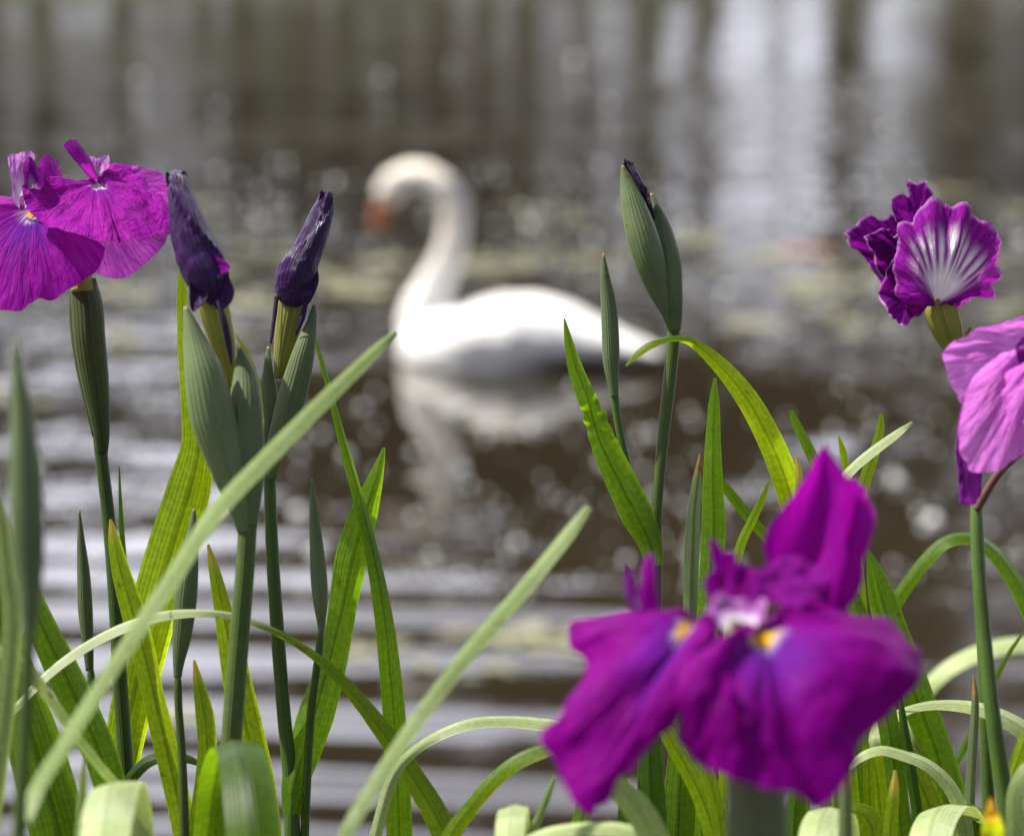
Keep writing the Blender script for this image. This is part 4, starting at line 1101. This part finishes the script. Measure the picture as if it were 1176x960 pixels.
leaf('straight blurred pale blade slanting up towards the big front flower', [(676, 582, 1.05, 8, 0), (655, 610, 1.045, 15, 15), (610, 666, 1.035, 17, 20), (560, 724, 1.02, 18, 20), (510, 785, 1.0, 18, 20), (465, 848, .985, 18, 20), (425, 910, .97, 17, 15), (395, 965, .96, 17, 15)], 'leaf_pale', fold=.1)
leaf('narrow dark upright blade starting under the glossy furled bud', [(361, 384, 1.255, 2, 0), (368, 410, 1.255, 5, 10), (379, 450, 1.255, 7, 20), (395, 510, 1.255, 10, 30), (412, 570, 1.255, 13, 30), (428, 635, 1.253, 16, 20), (440, 700, 1.25, 21, 10), (448, 770, 1.25, 25, 0), (454, 840, 1.25, 27, 0), (459, 965, 1.25, 30, 0)], 'leaf', fold=.35)
leaf('thin arched blade bending over from left and falling to the bottom centre', [(-4, 836, 1.19, 4, 30), (22, 808, 1.19, 9, 40), (47, 781, 1.195, 10, 45), (78, 755, 1.2, 11, 50), (125, 727, 1.2, 12, 50), (169, 710, 1.2, 12, 50), (200, 704, 1.2, 11, 50), (234, 703, 1.2, 9, 50), (269, 707, 1.205, 8, 45), (300, 718, 1.205, 8, 35), (330, 732, 1.21, 8, 20), (360, 752, 1.21, 10, 0), (400, 790, 1.21, 15, -10), (440, 840, 1.21, 22, -10), (475, 893, 1.21, 26, -5), (512, 960, 1.21, 30, 0)], 'leaf_arch_sheen', fold=.25)
leaf('wide dark leaf leaning right behind the blurred bud at the left edge', [(-30, 545, 1.24, 10, 0), (-8, 590, 1.24, 20, 0), (15, 640, 1.24, 26, 0), (42, 705, 1.24, 32, 5), (70, 765, 1.24, 38, 5), (98, 825, 1.24, 40, 5), (120, 880, 1.24, 38, 0), (138, 965, 1.24, 34, 0)], 'leaf', fold=.3)
leaf('broad green leaf filling the lower left corner', [(-30, 600, 1.30, 10, 0), (-14, 660, 1.30, 26, 0), (2, 720, 1.30, 38, 0), (20, 790, 1.30, 52, 0), (38, 850, 1.30, 62, 0), (54, 905, 1.30, 66, 0), (70, 965, 1.30, 66, 0)], 'leaf', fold=.3)
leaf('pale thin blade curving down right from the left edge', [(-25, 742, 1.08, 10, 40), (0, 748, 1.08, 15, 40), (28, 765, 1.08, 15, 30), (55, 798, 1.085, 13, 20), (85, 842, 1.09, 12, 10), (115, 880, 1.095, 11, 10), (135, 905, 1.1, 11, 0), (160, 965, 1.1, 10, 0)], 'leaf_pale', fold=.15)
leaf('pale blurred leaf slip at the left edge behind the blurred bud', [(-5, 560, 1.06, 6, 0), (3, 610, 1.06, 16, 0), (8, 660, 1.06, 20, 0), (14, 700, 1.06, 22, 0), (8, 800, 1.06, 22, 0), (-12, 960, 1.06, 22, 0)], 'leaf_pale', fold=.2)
leaf('needle thin leaf tip just right of the open flower stem', [(137, 536, 1.28, 1.5, 0), (138, 570, 1.28, 4, 0), (140, 610, 1.28, 6, 0), (143, 660, 1.28, 8, 0), (147, 740, 1.28, 10, 0), (152, 960, 1.28, 14, 0)], 'leaf_dark')
leaf('yellow-green leaf with bare tip crossing behind the diagonal blade', [(127, 596, 1.235, 3, 0), (131, 620, 1.235, 14, 0), (140, 660, 1.235, 22, 0), (155, 710, 1.235, 28, 0), (168, 760, 1.235, 27, 10), (177, 800, 1.235, 25, 15), (189, 850, 1.235, 27, 10), (203, 910, 1.235, 28, 0), (214, 965, 1.235, 28, 0)], 'leaf_tip', fold=.25)
leaf('leaf with yellowish tip standing left of the blackish bud stem', [(239, 625, 1.26, 3, 0), (245, 650, 1.26, 12, 0), (254, 690, 1.26, 19, 0), (264, 740, 1.26, 27, 0), (274, 790, 1.26, 34, 0), (284, 840, 1.26, 38, 0), (294, 890, 1.26, 40, 0), (304, 965, 1.26, 40, 0)], 'leaf_tip', fold=.3)
leaf('short yellow leaf tip just above the folded leaf', [(223, 758, 1.22, 3, 0), (228, 785, 1.22, 13, 0), (235, 820, 1.22, 21, 0), (238, 860, 1.22, 22, 0), (234, 910, 1.22, 24, 0), (225, 965, 1.22, 24, 0)], 'leaf_tip')
leaf('broad leaf folded forward over itself below the blackish bud', [(300, 1120, 1.0, 10, 0), (296, 1040, 1.01, 46, 0), (291, 960, 1.02, 62, 0), (284, 900, 1.035, 60, 0), (277, 868, 1.05, 54, 0), (273, 856, 1.065, 50, 0), (266, 853, 1.085, 46, 0), (258, 862, 1.10, 42, 0), (249, 895, 1.11, 40, 0), (240, 965, 1.115, 36, 0)], 'leaf', fold=.14, ripple=.06, wfix=(1, .1, .12))
leaf('pale broad leaf bent over at the bottom left', [(112, 1090, .93, 10, 0), (116, 1010, .945, 44, 0), (121, 950, .97, 58, 0), (126, 918, 1.0, 60, 0), (131, 903, 1.03, 58, 0), (138, 899, 1.055, 54, 0), (145, 910, 1.075, 50, 0), (152, 940, 1.085, 46, 0), (157, 985, 1.09, 42, 0)], 'leaf_painted_sheen', fold=.14, ripple=.06, wfix=(1, .25, .05))
leaf('small dark leaf arching over beside the folded leaf', [(232, 878, 1.25, 5, 20), (215, 871, 1.25, 10, 25), (195, 868, 1.25, 12, 25), (172, 873, 1.25, 14, 20), (155, 888, 1.25, 14, 10), (145, 905, 1.25, 14, 0), (138, 965, 1.25, 14, 0)], 'leaf_dark')
leaf('thin upright blurred blade tip at the bottom left corner', [(98, 868, 1.07, 3, 0), (95, 900, 1.07, 9, 0), (91, 965, 1.07, 12, 0)], 'leaf_pale')
# bottom centre
leaf('pale arching leaf ending behind the left petal of the big front flower', [(700, 852, 1.2, 8, 40), (660, 836, 1.2, 13, 45), (620, 830, 1.2, 14, 50), (580, 827, 1.2, 12, 50), (540, 830, 1.2, 12, 50), (505, 843, 1.2, 11, 40), (478, 860, 1.2, 11, 20), (455, 885, 1.2, 12, 10), (430, 965, 1.2, 14, 0)], 'leaf_painted_sheen', fold=.2)
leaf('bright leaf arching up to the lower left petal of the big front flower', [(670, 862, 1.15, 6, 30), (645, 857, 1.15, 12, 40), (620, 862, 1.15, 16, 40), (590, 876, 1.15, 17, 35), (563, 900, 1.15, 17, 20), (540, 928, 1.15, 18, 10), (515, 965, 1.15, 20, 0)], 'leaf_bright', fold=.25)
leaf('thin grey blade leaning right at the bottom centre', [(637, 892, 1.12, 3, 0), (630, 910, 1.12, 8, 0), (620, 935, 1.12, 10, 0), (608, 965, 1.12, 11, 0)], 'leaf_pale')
leaf('stubby pale leaf bent over at the bottom centre', [(580, 1060, 1.03, 8, 0), (583, 990, 1.04, 30, 0), (586, 945, 1.06, 34, 0), (588, 930, 1.08, 34, 0), (590, 926, 1.10, 33, 0), (593, 940, 1.12, 30, 0), (596, 1000, 1.13, 28, 0)], 'leaf_painted_sheen', fold=.12, wfix=(1, .1, .08))
leaf('pale leaf lying flat along the bottom edge below the front flower', [(600, 966, 1.05, 8, 30), (630, 956, 1.05, 14, 40), (670, 951, 1.05, 16, 40), (715, 953, 1.05, 18, 35), (750, 966, 1.05, 20, 20), (775, 1000, 1.05, 22, 0)], 'leaf_painted_sheen', fold=.15)
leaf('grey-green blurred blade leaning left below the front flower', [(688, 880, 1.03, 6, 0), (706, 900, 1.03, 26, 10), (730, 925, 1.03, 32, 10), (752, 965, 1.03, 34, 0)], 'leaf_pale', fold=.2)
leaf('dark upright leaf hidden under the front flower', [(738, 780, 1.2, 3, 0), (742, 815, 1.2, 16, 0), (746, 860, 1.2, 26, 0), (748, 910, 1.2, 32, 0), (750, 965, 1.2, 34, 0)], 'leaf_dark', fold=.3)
leaf('bright leaf leaning right to left between the falls of the front flower', [(735, 780, 1.18, 3, 0), (752, 812, 1.18, 10, 0), (768, 845, 1.18, 18, 0), (788, 880, 1.18, 20, 0), (806, 915, 1.18, 22, 0), (822, 965, 1.18, 24, 0)], 'leaf_bright', fold=.3)
leaf('broad mid green leaf behind the stem of the front flower', [(780, 770, 1.24, 3, 0), (782, 830, 1.24, 20, 0), (782, 870, 1.24, 30, 0), (780, 920, 1.24, 38, 0), (778, 965, 1.24, 40, 0)], 'leaf', fold=.3)
leaf('yellowish leaf tip left of the front flower stem', [(800, 845, 1.15, 2, 0), (806, 870, 1.15, 9, 0), (815, 895, 1.15, 16, 0), (824, 930, 1.15, 18, 0), (830, 965, 1.15, 20, 0)], 'leaf_bright', fold=.3)
leaf('short upright leaf end at the bottom left of the front flower', [(668, 880, 1.22, 3, 0), (670, 925, 1.22, 18, 0), (666, 965, 1.22, 28, 0)], 'leaf', fold=.3)
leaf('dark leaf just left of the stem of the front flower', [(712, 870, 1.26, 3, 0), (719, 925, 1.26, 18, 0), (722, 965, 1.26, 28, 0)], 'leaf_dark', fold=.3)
# right of centre
leaf('long bright arching leaf with its tip bent over the grey-green bud stem', [(719, 420, 1.235, 2, 30), (732, 406, 1.235, 8, 35), (748, 395, 1.235, 9, 40), (770, 389, 1.237, 6, 30), (790, 391, 1.24, 9, 0), (822, 415, 1.245, 18, 0), (856, 455, 1.25, 25, 0), (884, 505, 1.255, 29, 0), (904, 555, 1.26, 31, 0), (920, 610, 1.265, 32, 0), (936, 680, 1.27, 32, 0), (955, 780, 1.27, 32, 0), (975, 965, 1.27, 32, 0)], 'leaf_bright', fold=.3)
leaf('upright pointed leaf with dark blotches below the arching leaf', [(821, 434, 1.275, 3, 0), (820, 465, 1.275, 13, 0), (819, 510, 1.275, 18, 5), (819, 560, 1.275, 24, 5), (820, 610, 1.275, 28, 5), (816, 660, 1.275, 26, 0), (812, 720, 1.275, 24, 0), (806, 965, 1.275, 24, 0)], 'leaf_spot', fold=.3)
leaf('narrow blue-green leaf beside the blotched upright leaf', [(804, 521, 1.26, 2, 0), (801, 550, 1.26, 10, 20), (797, 590, 1.26, 15, 25), (795, 640, 1.26, 18, 20), (793, 690, 1.26, 16, 10), (792, 760, 1.26, 16, 0), (790, 965, 1.26, 16, 0)], 'sheath', fold=.25)
leaf('narrow leaf leaning left behind the blotched upright leaf', [(820, 540, 1.29, 2, 0), (829, 554, 1.29, 9, 0), (845, 575, 1.29, 13, 0), (865, 600, 1.29, 13, 0), (885, 622, 1.29, 13, 0), (915, 670, 1.29, 14, 0), (940, 760, 1.29, 14, 0), (950, 965, 1.29, 14, 0)], 'leaf', fold=.25)
leaf('small sharp leaf tip leaning right above the front flower', [(884, 552, 1.24, 2, 0), (876, 572, 1.24, 8, 0), (864, 597, 1.24, 10, 0), (851, 625, 1.24, 11, 0), (842, 665, 1.24, 12, 0), (835, 760, 1.24, 12, 0), (830, 965, 1.24, 12, 0)], 'leaf_bright', fold=.25)
leaf('blunt bright leaf tip between arching leaf and upright petal', [(908, 471, 1.28, 4, 0), (915, 488, 1.28, 10, 0), (926, 510, 1.28, 12, 0), (940, 540, 1.28, 14, 0), (958, 600, 1.28, 16, 0), (975, 700, 1.28, 18, 0), (985, 965, 1.28, 18, 0)], 'leaf', fold=.25)
leaf('tiny curved leaf tip just above the upright front petal', [(963, 501, 1.27, 2, 0), (968, 518, 1.27, 8, 0), (973, 545, 1.27, 9, 0), (980, 600, 1.27, 10, 0), (990, 700, 1.27, 12, 0), (1000, 965, 1.27, 14, 0)], 'leaf_bright', fold=.25)
leaf('whitish slanted leaf with dry tip crossing a green one', [(1048, 485, 1.25, 3, 0), (1030, 498, 1.25, 9, 40), (1005, 516, 1.25, 11, 45), (978, 539, 1.25, 11, 45), (950, 575, 1.25, 12, 30), (930, 640, 1.25, 12, 0), (915, 965, 1.25, 12, 0)], 'leaf_painted_sheen', fold=.1)
leaf('blunt green leaf tip crossed by the whitish slanted leaf', [(1012, 476, 1.265, 4, 0), (1011, 492, 1.265, 9, 0), (1004, 520, 1.265, 12, 0), (993, 552, 1.265, 14, 0), (980, 600, 1.265, 14, 0), (970, 700, 1.265, 15, 0), (965, 965, 1.265, 16, 0)], 'leaf_bright', fold=.25)
leaf('reddish tipped little leaf touching the upright front petal', [(914, 523, 1.23, 2, 0), (917, 540, 1.23, 8, 0), (918, 565, 1.23, 9, 0), (920, 640, 1.23, 10, 0), (925, 965, 1.23, 12, 0)], 'leaf_tip', fold=.2)
# right side
leaf('broad long leaf slanting down right behind the front flower', [(997, 632, 1.27, 3, 0), (1004, 655, 1.27, 18, 0), (1014, 690, 1.27, 32, 0), (1026, 730, 1.27, 38, 0), (1043, 775, 1.27, 40, 0), (1060, 820, 1.27, 38, 0), (1078, 870, 1.27, 36, 0), (1098, 965, 1.27, 36, 0)], 'leaf', fold=.3)
leaf('dark narrow leaf at the left side of the broad slanting leaf', [(970, 655, 1.22, 3, 0), (978, 680, 1.22, 16, 0), (990, 715, 1.22, 20, 0), (1003, 760, 1.22, 22, 0), (1020, 830, 1.22, 24, 0), (1036, 965, 1.22, 24, 0)], 'leaf', fold=.3)
leaf('arched leaf with pale top looping behind the pink flower stem', [(1215, 790, 1.36, 20, 20), (1190, 720, 1.35, 20, 30), (1168, 670, 1.35, 19, 40), (1143, 635, 1.35, 17, 50), (1117, 618, 1.35, 14, 55), (1088, 621, 1.35, 14, 50), (1067, 639, 1.35, 15, 20), (1045, 668, 1.35, 15, 0), (1025, 700, 1.35, 16, 0), (1000, 780, 1.35, 17, 0), (985, 965, 1.35, 18, 0)], 'leaf', fold=.15)
leaf('faint blurred pale leaf arching far behind the pink flower stem', [(1230, 752, 1.75, 10, 50), (1175, 739, 1.75, 17, 50), (1130, 747, 1.75, 18, 50), (1088, 768, 1.75, 17, 40), (1060, 798, 1.75, 16, 20), (1040, 850, 1.75, 16, 0), (1025, 965, 1.75, 18, 0)], 'leaf_painted_sheen', fold=.1)
leaf('thin dark blade crossing the faint blurred arch at the right edge', [(1180, 720, 1.33, 2, 0), (1160, 748, 1.33, 5, 0), (1138, 790, 1.33, 7, 0), (1112, 850, 1.33, 8, 0), (1078, 912, 1.33, 8, 0), (1060, 965, 1.33, 9, 0)], 'leaf', fold=.2)
leaf('whitish arching leaf with drooping folded tip right of the front flower', [(1006, 870, 1.225, 3, 0), (1004, 852, 1.225, 13, 10), (1012, 836, 1.228, 20, 30), (1026, 823, 1.23, 14, 50), (1042, 815, 1.235, 9, 60), (1075, 809, 1.24, 11, 55), (1117, 812, 1.24, 15, 50), (1150, 823, 1.24, 19, 45), (1180, 842, 1.24, 22, 40), (1215, 885, 1.24, 24, 20), (1240, 965, 1.24, 26, 0)], 'leaf_painted_sheen', fold=.12)
leaf('yellow-green ribbed leaf under the drooping folded tip', [(1016, 826, 1.255, 6, 0), (1026, 842, 1.255, 20, 0), (1044, 872, 1.255, 27, 0), (1060, 905, 1.255, 29, 0), (1080, 965, 1.255, 30, 0)], 'leaf_bright', fold=.3)
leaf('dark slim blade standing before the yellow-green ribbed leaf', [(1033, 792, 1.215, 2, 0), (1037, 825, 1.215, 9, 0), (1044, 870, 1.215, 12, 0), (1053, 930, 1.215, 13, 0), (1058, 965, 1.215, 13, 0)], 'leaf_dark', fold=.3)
leaf('slim upright leaf left of the pink flower stem', [(1118, 776, 1.22, 2, 0), (1120, 800, 1.22, 8, 0), (1118, 850, 1.22, 11, 15), (1115, 900, 1.22, 12, 15), (1112, 965, 1.22, 12, 0)], 'sheath', fold=.25)
leaf('bright leaf leaning in from the lower right edge', [(1205, 800, 1.22, 10, 0), (1180, 845, 1.22, 16, 0), (1165, 885, 1.22, 18, 0), (1155, 925, 1.22, 18, 0), (1148, 965, 1.22, 18, 0)], 'leaf_bright', fold=.3)
leaf('low leaf bent over with pale back at the bottom right', [(1058, 1080, 1.06, 8, 0), (1062, 1010, 1.08, 36, 0), (1068, 960, 1.11, 48, 0), (1077, 934, 1.15, 50, 0), (1087, 926, 1.18, 48, 0), (1100, 930, 1.2, 44, 0), (1112, 950, 1.215, 40, 0), (1122, 1000, 1.22, 36, 0)], 'leaf_painted_sheen', fold=.14, wfix=(1, .2, .05))
leaf('bright striped leaf right of the bent pale one', [(1088, 930, 1.215, 14, 30), (1105, 932, 1.215, 26, 20), (1120, 945, 1.215, 34, 0), (1132, 975, 1.215, 36, 0)], 'leaf_bright', fold=.3)
leaf('blurred yellow-orange withered leaf tip at the bottom right', [(1138, 916, 1.0, 3, 0), (1139, 936, 1.0, 17, 0), (1140, 960, 1.03, 26, 0), (1140, 1010, 1.03, 26, 0)], 'leaf_orange', fold=.2)
leaf('upright green leaf with yellowish tip below the drooping folded leaf', [(1028, 884, 1.17, 3, 0), (1027, 905, 1.17, 11, 0), (1024, 935, 1.17, 15, 0), (1021, 975, 1.17, 16, 0)], 'leaf_tip', fold=.25)
leaf('blurred grey-green blade under the right petal of the front flower', [(972, 868, 1.04, 3, 0), (971, 900, 1.04, 13, 0), (971, 965, 1.04, 17, 0)], 'sheath', fold=.2)
leaf('pale flat leaf arching low beneath the drooping folded tip', [(975, 882, 1.21, 5, 40), (990, 868, 1.21, 10, 50), (1011, 861, 1.21, 11, 50), (1035, 866, 1.21, 12, 50), (1065, 878, 1.21, 14, 40), (1090, 902, 1.21, 16, 20), (1106, 940, 1.21, 18, 0), (1112, 985, 1.21, 18, 0)], 'leaf_painted_sheen', fold=.12)
leaf('broad bright leaf standing behind the yellowish tipped leaf', [(978, 750, 1.3, 3, 0), (990, 800, 1.3, 20, 0), (998, 840, 1.3, 28, 0), (1005, 880, 1.3, 34, 0), (1010, 920, 1.3, 36, 0), (1014, 975, 1.3, 36, 0)], 'leaf_bright', fold=.25)
leaf('broad shaded leaf behind the slim upright leaf', [(1050, 795, 1.29, 3, 0), (1068, 838, 1.29, 18, 0), (1078, 868, 1.29, 32, 0), (1090, 905, 1.29, 36, 0), (1100, 965, 1.29, 36, 0)], 'leaf', fold=.25)
leaf('round topped pale leaf at the bottom below the right petal', [(930, 1080, 1.0, 8, 0), (934, 1000, 1.03, 36, 0), (940, 955, 1.07, 44, 0), (947, 935, 1.11, 44, 0), (956, 930, 1.14, 42, 0), (966, 945, 1.16, 38, 0), (974, 1000, 1.17, 34, 0)], 'leaf_painted_sheen', fold=.12, wfix=(1, .2, -.1))
leaf('low bright leaf curving over beside the round topped pale leaf', [(960, 945, 1.2, 10, 20), (978, 932, 1.2, 22, 30), (996, 940, 1.2, 30, 10), (1006, 975, 1.2, 32, 0)], 'leaf_bright', fold=.2)
leaf('pale leaf slip in the bottom right corner', [(1210, 870, 1.1, 12, 30), (1185, 880, 1.1, 20, 35), (1168, 905, 1.1, 20, 20), (1165, 965, 1.1, 20, 0)], 'leaf_pale', fold=.1)
leaf('dark leaf between stem of front flower and round pale leaf', [(914, 880, 1.22, 2, 0), (915, 900, 1.22, 10, 0), (914, 925, 1.22, 22, 0), (912, 965, 1.22, 28, 0)], 'leaf', fold=.3)
